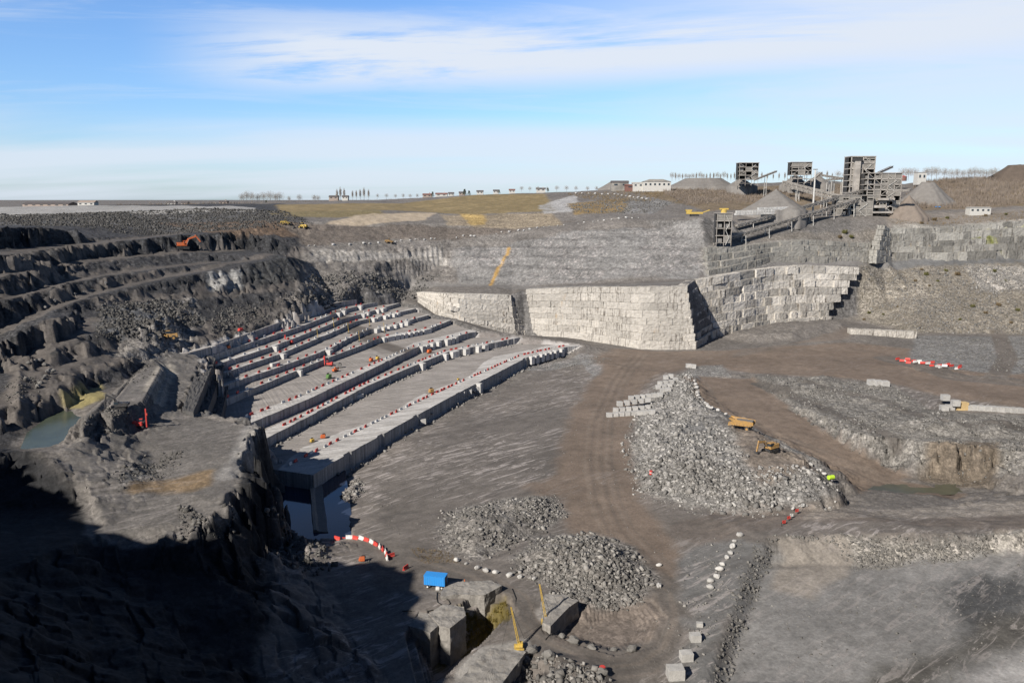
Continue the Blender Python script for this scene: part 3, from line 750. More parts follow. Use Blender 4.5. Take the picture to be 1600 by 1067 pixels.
# ------------------------------------------------------------------ mesh builder
class MB:
    def __init__(s): s.v = []; s.f = []; s.tn = []
    def add(s, verts, faces, tone=1.0):
        o = len(s.v); s.v += [tuple(p) for p in verts]; s.tn += [tone] * len(verts)
        s.f += [tuple(i + o for i in f) for f in faces]
    def box(s, c, size, rz=0.0, rx=0.0, tone=1.0, ry=0.0):
        M = Euler((rx, ry, rz)).to_matrix(); hx, hy, hz = [q / 2 for q in size]; c = Vector(c)
        s.add([c + M @ Vector((x * hx, y * hy, z * hz)) for z in (-1, 1) for y in (-1, 1) for x in (-1, 1)],
              [(0,2,3,1),(4,5,7,6),(0,1,5,4),(2,6,7,3),(0,4,6,2),(1,3,7,5)], tone)
    def beam(s, a, b, w, h=None, tone=1.0):
        a = Vector(a); b = Vector(b); h = h or w; d = (b - a)
        if d.length < 1e-5: return
        q = d.to_track_quat('Z', 'Y').to_matrix(); x = q @ Vector((w / 2, 0, 0)); y = q @ Vector((0, h / 2, 0))
        if abs(d.normalized().z) < 0.99:
            zz = d.normalized(); sx = zz.cross(Vector((0, 0, 1))).normalized(); sy = sx.cross(zz); x = sx * w / 2; y = sy * h / 2
        vs_ = [a - x - y, a + x - y, a + x + y, a - x + y]; vs_ += [p + d for p in vs_]
        s.add(vs_, [(0,3,2,1),(4,5,6,7),(0,1,5,4),(1,2,6,5),(2,3,7,6),(3,0,4,7)], tone)
    def cyl(s, a, b, r, r2=None, n=10, tone=1.0):
        a = Vector(a); b = Vector(b); r2 = r if r2 is None else r2; d = (b - a)
        q = d.to_track_quat('Z', 'Y').to_matrix()
        vs_ = [a + q @ Vector((r * math.cos(i * 2 * math.pi / n), r * math.sin(i * 2 * math.pi / n), 0)) for i in range(n)]
        vs_ += [b + q @ Vector((r2 * math.cos(i * 2 * math.pi / n), r2 * math.sin(i * 2 * math.pi / n), 0)) for i in range(n)]
        s.add(vs_, [tuple(reversed(range(n))), tuple(range(n, 2 * n))] + [(i, (i + 1) % n, n + (i + 1) % n, n + i) for i in range(n)], tone)
    def prism(s, poly, z0, z1, tone=1.0):
        n = len(poly)
        ar = sum(poly[i][0] * poly[(i + 1) % n][1] - poly[(i + 1) % n][0] * poly[i][1] for i in range(n))
        if ar < 0: poly = list(reversed(poly))
        s.add([(p[0], p[1], z0) for p in poly] + [(p[0], p[1], z1) for p in poly],
              [tuple(reversed(range(n))), tuple(range(n, 2 * n))] + [(i, (i + 1) % n, n + (i + 1) % n, n + i) for i in range(n)], tone)
    def side(s, prof, x0, x1, tone=1.0):
        """profile in (y,z), extruded along x"""
        n = len(prof)
        s.add([(x0, y, z) for y, z in prof] + [(x1, y, z) for y, z in prof],
              [tuple(range(n)), tuple(reversed(range(n, 2 * n)))] + [(i, n + i, n + (i + 1) % n, (i + 1) % n) for i in range(n)], tone)
    def build(s, name, m, parent=None, bevel=0, smooth=False):
        me_ = bpy.data.meshes.new(name); me_.from_pydata(s.v, [], s.f)
        ca_ = me_.attributes.new('tone', 'FLOAT', 'POINT'); ca_.data.foreach_set('value', np.array(s.tn, np.float32))
        import bmesh
        bm = bmesh.new(); bm.from_mesh(me_); bmesh.ops.recalc_face_normals(bm, faces=bm.faces); bm.to_mesh(me_); bm.free()
        me_.materials.append(m)
        if smooth: me_.polygons.foreach_set('use_smooth', np.ones(len(me_.polygons), bool))
        o = bpy.data.objects.new(name, me_); COL.objects.link(o)
        if parent: o.parent = parent
        if bevel:
            md = o.modifiers.new('bevel', 'BEVEL'); md.width = bevel; md.segments = 1
        return o
def tag(o, label=None, cat=None, group=None, kind=None):
    for k_, v_ in (('label', label), ('category', cat), ('group', group), ('kind', kind)):
        if v_: o[k_] = v_
    return o
def empty(name, loc, rz=0.0, label=None, cat=None, group=None, sc=1.0):
    o = bpy.data.objects.new(name, None); COL.objects.link(o)
    o.location = loc; o.rotation_euler = (0, 0, rz); o.scale = (sc, sc, sc); o.empty_display_size = 0.5
    return tag(o, label, cat, group)
def copy_tree(o, parent=None):
    c_ = o.copy(); COL.objects.link(c_)
    if parent: c_.parent = parent
    for ch in kids(o): copy_tree(ch, c_)
    return c_
def kids(o): return [q for q in list(COL.objects) if q.parent == o]

def roughen(o, lev, strength, size):
    m1 = o.modifiers.new('sub', 'SUBSURF'); m1.subdivision_type = 'SIMPLE'; m1.levels = lev; m1.render_levels = lev
    t_ = bpy.data.textures.new('chips', 'CLOUDS'); t_.noise_scale = size; t_.noise_depth = 3; t_.noise_basis = 'ORIGINAL_PERLIN'
    m2 = o.modifiers.new('chips', 'DISPLACE'); m2.texture = t_; m2.strength = strength; m2.mid_level = 0.5; m2.texture_coords = 'GLOBAL'
    return o
def stone_mat(name, c0, drips=1.0, dirty=(0.11, 0.095, 0.08), rough=0.9, nz=0.5):
    m = Mat(name)
    ta = m.n('ShaderNodeAttribute', attribute_name='tone')
    geo = m.n('ShaderNodeNewGeometry')
    wp = geo.outputs['Position']
    d = m.noise(1.0, 6, 0.72, m.mapped((0.8, 0.8, 0.10), src=wp), 0.6)
    b = m.noise(nz, 6, 0.65, wp); f = m.noise(nz * 6, 4, 0.7, wp); big = m.noise(0.04, 4, 0.6, wp)
    c = m.scale(c0, ta.outputs['Fac'])
    c = m.scale(c, m.ramp(b, 0.25, 0.75, 0.8, 1.2, False)); c = m.scale(c, m.ramp(f, 0.25, 0.75, 0.85, 1.15, False))
    c = m.mix(m.math('MULTIPLY', m.ramp(d, 0.50, 0.62), m.math('MULTIPLY', m.ramp(big, 0.38, 0.56), min(0.95, 0.6 * drips))), c, dirty)
    c = m.mix(m.math('MULTIPLY', m.ramp(m.noise(0.9, 5, 0.7, m.mapped((0.25, 0.25, 0.05), src=wp)), 0.6, 0.75), 0.35 * drips), c, (0.30, 0.2, 0.1))
    m.color(c); m.b.inputs['Roughness'].default_value = rough
    m.bump(m.math('ADD', b, f), 0.35, 0.3)
    return m.m
M_WALL = stone_mat('cut_limestone', (0.41, 0.38, 0.335), 1.6)
M_WALLG = stone_mat('weathered_limestone', (0.27, 0.255, 0.225), 1.8, (0.06, 0.055, 0.05))
M_BENCH = stone_mat('bench_limestone', (0.27, 0.26, 0.25), 0.35)
M_BLOCK = stone_mat('block_limestone', (0.44, 0.425, 0.40), 0.25, nz=0.8)
M_SLAB = stone_mat('slab_limestone', (0.235, 0.22, 0.2), 0.7)
M_ROCK = stone_mat('broken_rock', (0.175, 0.166, 0.153), 0.2, nz=0.9)

rng = random.Random(11)
def resample(pl, n):
    pl = [np.array(p, float) for p in pl]; L = [0]
    for i in range(len(pl) - 1): L.append(L[-1] + np.linalg.norm(pl[i + 1][:2] - pl[i][:2]))
    out = []
    for t in np.linspace(0, L[-1], n):
        i = min(len(pl) - 2, max(0, int(np.searchsorted(L, t)) - 1))
        out.append(pl[i] + (pl[i + 1] - pl[i]) * (t - L[i]) / max(1e-6, L[i + 1] - L[i]))
    return np.array(out)
def cut_wall(name, basep, topp, n, mat, label, bw=(3, 17), skip=0.0, jit=0.6, tones=(0.86, 1.1), shrink=0.0, rgh=1.0):
    N = 400
    Bp = resample([P(*q) for q in basep], N); Tp = resample([P(*q) for q in topp], N)
    length = np.linalg.norm(np.diff(Bp[:, :2], axis=0), axis=1).sum()
    mb = MB()
    fr = sorted([0.0, 1.0] + [(i + rng.uniform(-0.15, 0.15)) / n for i in range(1, n)])
    for i in range(n):
        t = 0.0; rowtone = rng.uniform(0.92, 1.08)
        tend = 1.0 - shrink * (n - 1 - i) / n * rng.uniform(0.7, 1.1)
        while t < tend:
            w = (bw[0] + (bw[1] - bw[0]) * rng.random() ** 1.5) / length; t2 = min(1.0, t + w)
            if t2 > 0.985: t2 = 1.0
            if rng.random() > skip:
                k0 = int(t * (N - 1)); k1 = max(k0 + 1, int(t2 * (N - 1)))
                f0 = fr[i]; f1 = fr[i + 1]
                a0 = Bp[k0] * (1 - f0) + Tp[k0] * f0; b0 = Bp[k1] * (1 - f0) + Tp[k1] * f0
                a1 = Bp[k0] * (1 - f1) + Tp[k0] * f1; b1 = Bp[k1] * (1 - f1) + Tp[k1] * f1
                d = (b0 - a0)[:2]; d = d / (np.linalg.norm(d) + 1e-9); nb = np.array([-d[1], d[0]])   # away from the viewer when walls run left to right
                if nb @ a0[:2] < 0 and abs(d[0]) > 0.5: nb = -nb
                off = rng.uniform(0, jit); lean = 0.25
                g = 0.02
                def pt(p, z, o): q = p[:2] + nb * o; return (q[0], q[1], z)
                za, zb = a0[2], b0[2]; zc, zd = a1[2] - 0.05, b1[2] - 0.05
                if i == 0: za -= 2; zb -= 2
                p0 = a0.copy(); p1 = b0.copy(); p0[:2] += d * g; p1[:2] -= d * g
                dep = 6.0
                vs_ = [pt(p0, za, off), pt(p1, zb, off), pt(p1, zb, off + dep), pt(p0, za, off + dep), pt(p0, zc, off + lean), pt(p1, zd, off + lean), pt(p1, zd + 0.02, off + dep), pt(p0, zc + 0.02, off + dep)]
                mb.add(vs_, [(0,3,2,1),(4,5,6,7),(0,1,5,4),(1,2,6,5),(2,3,7,6),(3,0,4,7)], rowtone * rng.uniform(*tones))
            t = t2
    o = roughen(mb.build(name, mat), 3, rgh, 1.6)
    return tag(o, label, None, None, 'structure')
cut_wall('quarry_wall', [(652,468,550),(705,507,520),(806,525,534)], [(650,456,559),(705,459,529),(797,461,541)], 7, M_WALL, 'pale stepped quarry wall left of the dark gap')
cut_wall('quarry_wall', [(806,525,534),(822,526,541)], [(797,461,541),(803,461,548)], 7, M_WALL, 'narrow return face beside the dark gap', bw=(2, 4))
cut_wall('quarry_wall', [(832,524,538),(915,530,521),(1000,544,487),(1088,546,485)], [(820,452,548),(915,448,532),(1000,448,500),(1072,447,498)], 8, M_WALL, 'broad pale quarry wall in level courses at the middle', tones=(0.76, 0.98))
cut_wall('quarry_wall', [(1088,546,485),(1120,525,537)], [(1072,447,498),(1084,438,546)], 8, M_WALL, 'shaded end face of the broad pale wall', bw=(7, 14), jit=1.6, rgh=0.9)
cut_wall('quarry_wall', [(1120,525,539),(1200,513,569),(1300,505,590)], [(1086,438,547),(1130,430,554),(1200,419,588),(1260,414,600),(1352,418,611)], 8, M_WALL, 'white blocky quarry wall recessed on the right', bw=(3, 14), jit=2.4, tones=(0.6, 1.35), shrink=0.1)
cut_wall('quarry_wall', [(1328,529,524),(1432,531,521)], [(1325,513,528),(1430,517,526)], 1, M_WALL, 'low white wall of standing blocks on the right', bw=(3, 7), tones=(0.9, 1.15))
cut_wall('quarry_wall', [(1110,433,566),(1150,424,580),(1205,409,604),(1385,406,630)], [(1105,386,596),(1150,385,603),(1265,374,629),(1388,382,646)], 4, M_WALLG, 'grey weathered rock wall below the conveyor', bw=(5, 14), jit=2.5, tones=(0.7, 1.05))
cut_wall('quarry_wall', [(1393,406,640),(1500,406,644),(1680,401,656)], [(1392,357,651),(1470,356,658),(1680,338,676)], 5, M_WALLG, 'grey streaked stepped wall at the far right', bw=(3, 12), jit=1.6, tones=(0.5, 1.15), skip=0.07)
cut_wall('quarry_wall', [(1370,408,619),(1393,406,640)], [(1384,352,644),(1392,357,651)], 7, M_WALLG, 'shaded stepped corner of the far right wall', bw=(7, 12), jit=0.8)

# ---- stepped benches: real slabs with saw-cut faces
def densify(pl, step, jit, seed):
    r_ = random.Random(seed); out = []
    for i in range(len(pl) - 1):
        a = np.array(pl[i]); b = np.array(pl[i + 1]); L = np.linalg.norm(b - a); n = max(1, int(L / step))
        d = (b - a) / L; nn = np.array([d[1], -d[0]])
        for k in range(n):
            o = r_.uniform(-jit, jit)
            if r_.random() < 0.12: o -= r_.uniform(0.2, 0.9)
            p = a + (b - a) * k / n
            out.append(tuple(p + nn * o)); 
            if k < n - 1 or i < len(pl) - 2: out.append(tuple(p + (b - a) / n * 0.96 + nn * o))
    out.append(tuple(pl[-1])); return out
M_TREAD = Mat('bench_pavement')
g = M_TREAD
at = g.n('ShaderNodeAttribute', attribute_name='tone')
geo = g.n('ShaderNodeNewGeometry'); wp = geo.outputs['Position']
sx_ = g.n('ShaderNodeSeparateXYZ'); g.l(geo.outputs['True Normal'], sx_.inputs[0])
n1 = g.noise(0.12, 5, 0.6, wp); n2 = g.noise(1.3, 6, 0.7, wp)
n3 = g.noise(1.0, 6, 0.7, g.mapped((0.5, 0.06, 0.4), (0, 0, R(65)), wp), 0.6)
joint = g.noise(1.0, 2, 0.5, g.mapped((1.2, 1.2, 0.02), src=wp))
c1 = g.mix(g.ramp(at.outputs['Fac'], 0.25, 0.75), (0.285, 0.26, 0.238), (0.46, 0.44, 0.415))
c1 = g.mix(g.ramp(at.outputs['Fac'], -1.0, -0.1, 1, 0), c1, (0.115, 0.10, 0.088))
c1 = g.mix(g.math('MULTIPLY', g.ramp(n3, 0.45, 0.6), 0.45), c1, (0.16, 0.145, 0.13))
c1 = g.scale(c1, g.ramp(n1, 0.3, 0.7, 0.82, 1.15, False)); c1 = g.scale(c1, g.ramp(n2, 0.3, 0.7, 0.8, 1.15, False))
cf = g.scale((0.30, 0.292, 0.28), g.ramp(joint, 0.3, 0.7, 0.6, 1.3, False)); cf = g.scale(cf, g.ramp(n2, 0.3, 0.7, 0.8, 1.15, False))
g.color(g.mix(g.ramp(sx_.outputs[2], 0.4, 0.7), cf, c1)); g.bump(g.math('ADD', n2, n3), 0.4, 0.15)
RAMP = pw([(478,497),(520,505),(560,512),(610,530),(660,530),(720,520)], -73)
PW = {1: 15, 2: 4.5, 3: 9, 4: 2.0, 5: 2.0, 6: 2.2, 7: 2.0, 8: 2.6, 9: 1.6}
for k in range(9, 0, -1):
    edge = densify(BP[k], 4.0, 0.12, k)
    up = BP[k + 1]
    def off(pl, w):
        pl = [np.array(p) for p in pl]; out = []
        for i in range(len(pl)):
            a = pl[max(0, i - 1)]; b = pl[min(len(pl) - 1, i + 1)]; d = (b - a) / np.linalg.norm(b - a)
            out.append(tuple(pl[i] + np.array([-d[1], d[0]]) * w))
        return out
    mb = MB(); zt = BZ[k]; zb = (BZ[k - 1] if k > 1 else -90) - 2.0
    if k == 1: zb = -96.5
    n = 60
    rows = []
    Pe = resample([(p[0], p[1], 0) for p in edge], len(edge) * 2)
    ups = resample([(p[0], p[1], 0) for p in up], 60)
    inner = []
    for p in Pe:                                   # a little inside the next riser
        inner.append(None)
    nE = len(Pe)
    Pi = resample([(p[0], p[1], 0) for p in off(up, 1.2)], nE)
    wv = PW[k] / 1.0
    for i in range(nE):
        e, q = Pe[i][:2], Pi[i][:2]
        w = np.linalg.norm(q - e) + 1e-6
        f1 = min(0.7, wv * (0.85 + 0.3 * math.sin(i * 0.06) * math.sin(i * 0.023 + 1)) / w); f2 = min(0.85, f1 + 1.4 / w)
        rows.append([(e[0], e[1], zb), (e[0], e[1], zt), tuple(e + (q - e) * f1) + (zt + 0.02,), tuple(e + (q - e) * f2) + (zt + 0.02,), (q[0], q[1], zt + 0.01), (q[0], q[1], zb)])
    V = [p for r_ in rows for p in r_]; Fc = []
    for i in range(nE - 1):
        for j in range(5):
            Fc.append((i * 6 + j, (i + 1) * 6 + j, (i + 1) * 6 + j + 1, i * 6 + j + 1))
    Fc.append(tuple(range(6))); Fc.append(tuple(reversed(range((nE - 1) * 6, nE * 6))))
    mb.v = V; mb.f = Fc; mb.tn = [1, 1, 1, 0, 0, 0] * nE
    if k >= 3:
        va = np.array(V); dd = line_d(va[:, 0], va[:, 1], RAMP)
        mb.tn = [(-1.0 * float(sstep(11, 5, dd[i])) + t_ * float(sstep(5, 11, dd[i]))) for i, t_ in enumerate(mb.tn)]
    o = roughen(mb.build('limestone_bench', M_TREAD.m), 1, 0.35, 1.5); tag(o, kind='structure')

# ---- rock rib between the flooded cuts, cut slabs in the foreground, standing water
M_DARK = stone_mat('dark_rock', (0.075, 0.072, 0.07), 0.3)
mb = MB()
a0, b0 = P(484, 737, -91), P(492, 832, -91)
pts = []
for i in range(12):
    t = i / 11; p = a0 * (1 - t) + b0 * t
    pts.append((p - np.array([0, 0, 0]), 0.5 + 0.3 * rng.random(), rng.uniform(-0.4, 0.4)))
V = []; Fc = []
for p, w, jz in pts:
    V += [(p[0] - w - 0.8, p[1], -97), (p[0] - w * 0.5, p[1], -89.8 + jz), (p[0] + w * 0.6, p[1], -90.0 + jz * 0.5), (p[0] + w + 0.5, p[1], -90.6), (p[0] + w + 3.0, p[1], -90.8), (p[0] + w + 3.3, p[1], -97)]
for i in range(11):
    for j in range(5): Fc.append((i * 6 + j, (i + 1) * 6 + j, (i + 1) * 6 + j + 1, i * 6 + j + 1))
Fc += [tuple(range(6)), tuple(reversed(range(66, 72)))]
mb.add(V, Fc); tag(mb.build('rock_rib', M_ROCK), kind='structure')
for poly, zt, zb in (([(636,976),(672,988),(687,975),(672,957),(640,955)], -88.0, -97.5), ([(669,957),(687,977),(703,981),(728,961),(725,947),(690,944)], -87.8, -97.5),
                     ([(688,932),(720,928),(757,929),(784,915),(768,906),(715,908),(692,918)], -87.2, -97.5), ([(845,940),(848,972),(860,978),(889,948),(904,938),(885,928),(852,928)], -87.4, -93.5),
                     ([(700,1090),(735,1040),(768,1013),(790,1010),(822,1018),(800,1046),(765,1095)], -87.4, -93.0)):
    mb = MB(); pl = [tuple(P(u, v, zt)[:2]) for u, v in poly]
    mb.prism(pl, zb, zt); tag(roughen(mb.build('rock_slab', M_SLAB), 5, 1.2, 2.6), kind='structure')
for poly, zt, zb in (([(316,552),(337,560),(302,644),(284,640)], -66.3, -92), ([(334,560),(350,571),(322,648),(300,645)], -70.0, -92), ([(348,573),(360,590),(345,652),(320,650)], -74.5, -92), ([(285,640),(303,640),(300,648),(283,646)], -67.2, -80)):
    mb = MB(); mb.prism([tuple(P(u, v, zt)[:2]) for u, v in poly], zb, zt); tag(roughen(mb.build('rock_fin', M_DARK), 5, 1.6, 2.5), kind='structure')
def water(name, px, z, depthcol, rough=0.05):
    m = Mat('pond_water_' + name); m.b.inputs['Roughness'].default_value = rough; m.b.inputs['IOR'].default_value = 1.33
    m.b.inputs['Specular IOR Level'].default_value = 0.5
    m.color(m.mix(m.ramp(m.noise(0.15, 4), 0.35, 0.65), depthcol, tuple(q * 1.3 for q in depthcol)))
    m.bump(m.noise(1.5, 3), 0.06, 0.1)
    mb = MB(); pl = [tuple(P(u, v, z)[:2]) for u, v in px]
    n = len(pl); mb.add([(p[0], p[1], z) for p in pl], [tuple(range(n))])
    o = mb.build('water', m.m); tag(o, kind='structure'); return o
water('cut', [(430,700),(540,735),(555,845),(445,845)], -91.0, (0.02, 0.028, 0.05))
water('valley', [(30,705),(42,676),(70,655),(100,640),(130,620),(165,610),(165,640),(130,665),(108,695),(60,708)], -64.25, (0.055, 0.065, 0.045), 0.25)
water('pit', [(1330,758),(1360,742),(1400,735),(1495,750),(1550,765),(1500,772),(1400,775),(1350,770)], -97.65, (0.06, 0.06, 0.04), 0.3)
# ------------------------------------------------------------------ plain materials
def pmat(name, c0, rough=0.6, var=0.25, sc=1.5, metal=0.0, dirt=(0.16, 0.14, 0.12), dirty=0.45):
    m = Mat(name); n = m.noise(sc, 5, 0.65); n2 = m.noise(sc * 4, 4, 0.6)
    c = m.scale(c0, m.ramp(n2, 0.3, 0.7, 1 - var, 1 + var, False))
    c = m.mix(m.math('MULTIPLY', m.ramp(n, 0.45, 0.65), dirty), c, dirt)
    m.color(c); m.b.inputs['Roughness'].default_value = rough; m.b.inputs['Metallic'].default_value = metal
    return m.m
M_RED = pmat('red_plastic', (0.50, 0.05, 0.04), 0.55, dirty=0.35)
M_WHITE = pmat('white_plastic', (0.62, 0.61, 0.58), 0.5, dirty=0.35)
M_YEL = pmat('yellow_paint', (0.50, 0.34, 0.07), 0.5)
M_ORY = pmat('machine_yellow', (0.38, 0.22, 0.07), 0.6, dirty=0.6)
M_ORG = pmat('machine_orange', (0.52, 0.12, 0.035), 0.55, dirty=0.4)
M_BLK = pmat('black_rubber', (0.025, 0.025, 0.026), 0.8, dirty=0.3)
M_STEEL = pmat('grey_steel', (0.20, 0.19, 0.175), 0.6)
M_DSTEEL = pmat('dark_steel', (0.045, 0.045, 0.047), 0.5, dirty=0.3)
M_CONC = pmat('dusty_frame', (0.33, 0.30, 0.265), 0.85, sc=0.15, dirty=0.5, dirt=(0.13, 0.115, 0.1))
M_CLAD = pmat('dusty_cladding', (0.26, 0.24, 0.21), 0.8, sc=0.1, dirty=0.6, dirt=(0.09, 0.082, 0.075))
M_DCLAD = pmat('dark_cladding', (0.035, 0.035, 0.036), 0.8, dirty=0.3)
M_PALESTEEL = pmat('pale_steel', (0.5, 0.48, 0.44), 0.7, sc=0.3, dirty=0.35)
M_GLASS = pmat('cab_glass', (0.03, 0.04, 0.05), 0.12, 0.05, dirty=0.0)
M_BLUE = pmat('blue_paint', (0.03, 0.24, 0.62), 0.45, 0.08, dirty=0.1)
M_LIME = pmat('lime_paint', (0.42, 0.62, 0.04), 0.5, 0.1, dirty=0.1)
M_GREEN = pmat('green_paint', (0.10, 0.2, 0.06), 0.5)
M_GRAVEL = stone_mat('stockpile_gravel', (0.165, 0.152, 0.138), 0.1, nz=0.3)
M_BRICK = pmat('house_wall', (0.30, 0.24, 0.2), 0.9); M_HWHITE = pmat('house_white', (0.45, 0.43, 0.39), 0.9, dirty=0.2)
M_ROOF = pmat('roof_tiles', (0.09, 0.08, 0.08), 0.9); M_RROOF = pmat('red_roof', (0.17, 0.08, 0.065), 0.9)
M_BARK = pmat('bark', (0.17, 0.145, 0.125), 0.95); M_TWIG = pmat('twigs', (0.27, 0.235, 0.2), 0.95, dirty=0.2)
M_FIR = pmat('evergreen', (0.035, 0.05, 0.025), 0.9, dirty=0.2)
M_SCRUB = pmat('dry_scrub', (0.17, 0.125, 0.07), 0.95, 0.4, sc=0.05, dirty=0.5, dirt=(0.14, 0.12, 0.1))
M_CABLE = pmat('black_cable', (0.02, 0.02, 0.02), 0.7)

def gz(x, y): return float(bil(HR, np.array([x]), np.array([y]))[0])

# ------------------------------------------------------------------ plastic barriers
def barrier(mat, label, group):
    mb = MB()
    prof = [(-0.30, 0), (0.30, 0), (0.30, 0.22), (0.13, 0.45), (0.10, 1.0), (-0.10, 1.0), (-0.13, 0.45), (-0.30, 0.22)]
    mb.side(prof, -0.95, 0.95); mb.box((-0.5, 0, 0.06), (0.3, 0.66, 0.12)); mb.box((0.5, 0, 0.06), (0.3, 0.66, 0.12))
    mb.box((0.98, 0, 0.5), (0.1, 0.12, 0.8)); mb.box((-0.98, 0, 0.5), (0.1, 0.12, 0.8))
    o = mb.build('plastic_barrier', mat); tag(o, label, 'barrier', group); return o
PR = {}
def put_barrier(col, x, y, z, rz, label, group, rx=0.0, s=1.0):
    if col not in PR:
        PR[col] = barrier(M_RED if col == 'red' else M_WHITE, label, group); o = PR[col]
    else:
        o = PR[col].copy(); COL.objects.link(o)
    o.location = (x, y, z); o.rotation_euler = (rx, 0, rz); o.scale = (s, s, s)
    o['label'] = label; o['group'] = group
def inner_line(k, d, n=400):
    Pl = resample([(p[0], p[1], 0) for p in BP[k]], n)[:, :2]
    T = np.gradient(Pl, axis=0); T /= np.linalg.norm(T, axis=1)[:, None]
    return Pl + np.stack([-T[:, 1], T[:, 0]], 1) * d, T
ordn = {1: 'lowest and widest', 2: 'second', 3: 'third', 4: 'fourth', 5: 'fifth', 6: 'sixth', 7: 'seventh', 8: 'eighth', 9: 'highest'}
ROWS = {1: (11, 62, 0.03, 0.98), 2: (2.6, 50, 0.12, 0.98), 3: (6.0, 46, 0.12, 0.98), 4: (1.3, 28, 0.06, 0.97), 5: (1.3, 25, 0.05, 0.96), 6: (1.4, 25, 0.05, 0.95), 7: (1.3, 20, 0.05, 0.95), 8: (1.6, 22, 0.05, 0.97)}
nbar = 0
for k, (d, n, t0, t1) in ROWS.items():
    L_, T_ = inner_line(k, d)
    rr_ = random.Random(k * 7 + 1); t = t0; col = 'red'
    for i in range(n):
        t = t0 + (t1 - t0) * (i + rr_.uniform(-0.25, 0.25)) / n
        if k == 1: dd = 11 * (1 - t) ** 0.6 + 1.3
        elif k == 3: dd = 6 * (1 - t) + 1.2
        else: dd = d
        j = int(np.clip(t, 0, 1) * 399); p = BPc = L_[j] + np.array([-T_[j][1], T_[j][0]]) * (dd - d)
        if rr_.random() < 0.08: continue
        col = 'white' if rr_.random() < 0.36 else 'red'
        put_barrier(col, p[0], p[1], BZ[k] + 0.03, math.atan2(T_[j][1], T_[j][0]) + rr_.uniform(-0.15, 0.15), '%s plastic barrier in the row along the %s stepped bench' % (col, ordn[k]), 'barriers along the %s bench' % ordn[k], s=0.95)
        nbar += 1
def chain(px, step):
    pts = [on(u, v) for u, v in px]; L = np.linalg.norm(np.diff(np.array(pts), axis=0), axis=1).sum()
    return resample(pts, max(2, int(L / step)))
for i, p in enumerate(chain([(520,842),(545,841),(566,843),(582,849),(595,857),(604,866),(605,874)], 2.0)):
    col = 'red' if i % 2 == 0 else 'white'
    nx_ = p[:2]
    put_barrier(col, p[0], p[1], gz(p[0], p[1]), [0.1, 0.0, -0.1, -0.5, -0.7, -0.9, -1.3][min(6, i * 7 // 12)], '%s plastic barrier in the curved line across the road by the flooded cut' % col, 'barriers curving across the road'); nbar += 1
for (u, v) in ((523,839),(527,843),(611,870),(634,889)):
    p = on(u, v); put_barrier('red', p[0], p[1], gz(p[0], p[1]), rng.uniform(0, 3), 'loose red plastic barrier lying beside the curved barrier line', 'loose barriers beside the curve'); nbar += 1
for i in range(26):
    t = i / 25; u = 1404 + 96 * t + rng.uniform(-4, 4); v = 563 + 14 * t + rng.uniform(-2.5, 2.5)
    p = on(u, v); col = 'red' if rng.random() < 0.6 else 'white'
    put_barrier(col, p[0], p[1], gz(p[0], p[1]) + rng.choice((0, 0.3, 0.9)), rng.uniform(-0.5, 0.6), '%s plastic barrier dumped in the long pile on the right floor' % col, 'barriers dumped on the right floor', rx=rng.uniform(-0.6, 0.6), s=1.25); nbar += 1

# ------------------------------------------------------------------ cut blocks and boulders
def rock_mesh(name, seed, size, mat, sharp=0.25, flat=False):
    r_ = random.Random(seed)
    import bmesh
    bm = bmesh.new()
    if flat: bmesh.ops.create_cube(bm, size=1.0); bmesh.ops.subdivide_edges(bm, edges=bm.edges, cuts=1, use_grid_fill=True)
    else: bmesh.ops.create_icosphere(bm, subdivisions=2, radius=0.55)
    for v in bm.verts:
        k_ = 1 + r_.uniform(-sharp, sharp) * (0.35 if flat else 1)
        v.co = Vector((v.co.x * size[0] * k_, v.co.y * size[1] * (1 + r_.uniform(-sharp, sharp) * 0.3), max(v.co.z, -0.5) * size[2] * k_ + size[2] * 0.42))
    me_ = bpy.data.meshes.new(name); bm.to_mesh(me_); bm.free(); me_.materials.append(mat)
    a_ = me_.attributes.new('tone', 'FLOAT', 'POINT'); a_.data.foreach_set('value', np.full(len(me_.vertices), r_.uniform(0.75, 1.1), np.float32))
    return me_
BLK = [rock_mesh('cut_block', 40 + i, (2.4, 1.9, 1.9), M_BLOCK, 0.10, True) for i in range(4)]
BLD = [rock_mesh('boulder', 60 + i, (1.9, 1.5, 1.3), M_BLOCK, 0.28) for i in range(4)]
DBL = [rock_mesh('boulder', 70 + i, (1.9, 1.5, 1.3), M_ROCK, 0.28) for i in range(3)]
def put_mesh(name, me_, loc, rz, s, label, cat, group, rx=0):
    o = bpy.data.objects.new(name, me_); COL.objects.link(o); o.location = loc; o.rotation_euler = (rx, 0, rz)
    o.scale = s if isinstance(s, tuple) else (s, s, s)
    return tag(o, label, cat, group)
# upright blocks left standing against the bench faces
MBK = []
for i in range(4):
    mb = MB(); w = (2.4, 3.0, 2.6, 3.4)[i]
    r_ = random.Random(i)
    vs_ = [(x * w / 2 + r_.uniform(-.08, .08), y * 1.5 + r_.uniform(-.08, .08), z) for z in (-4.6, 0.12) for y in (-1, 1) for x in (-1, 1)]
    mb.add(vs_, [(0,2,3,1),(4,5,7,6),(0,1,5,4),(2,6,7,3),(0,4,6,2),(1,3,7,5)], (1.05, 0.95, 1.1, 1.0)[i])
    o = mb.build('standing_block', M_BLOCK, bevel=0.08); MBK.append(o)
used_mbk = set()
ATT = {1: [830,838,846,853,861,869,877, 748], 2: [660,696,707,713,728,758,748], 3: [660,667,675,685,699,705,712], 4: [468,600,606,612,619,626,633,641,648,655,663,669],
       5: [515,590,600,609,618,627,636], 6: [442,584,590,602,608,616,621], 7: [430,568,574,590,597,600], 8: [563,537,529], 9: [331]}
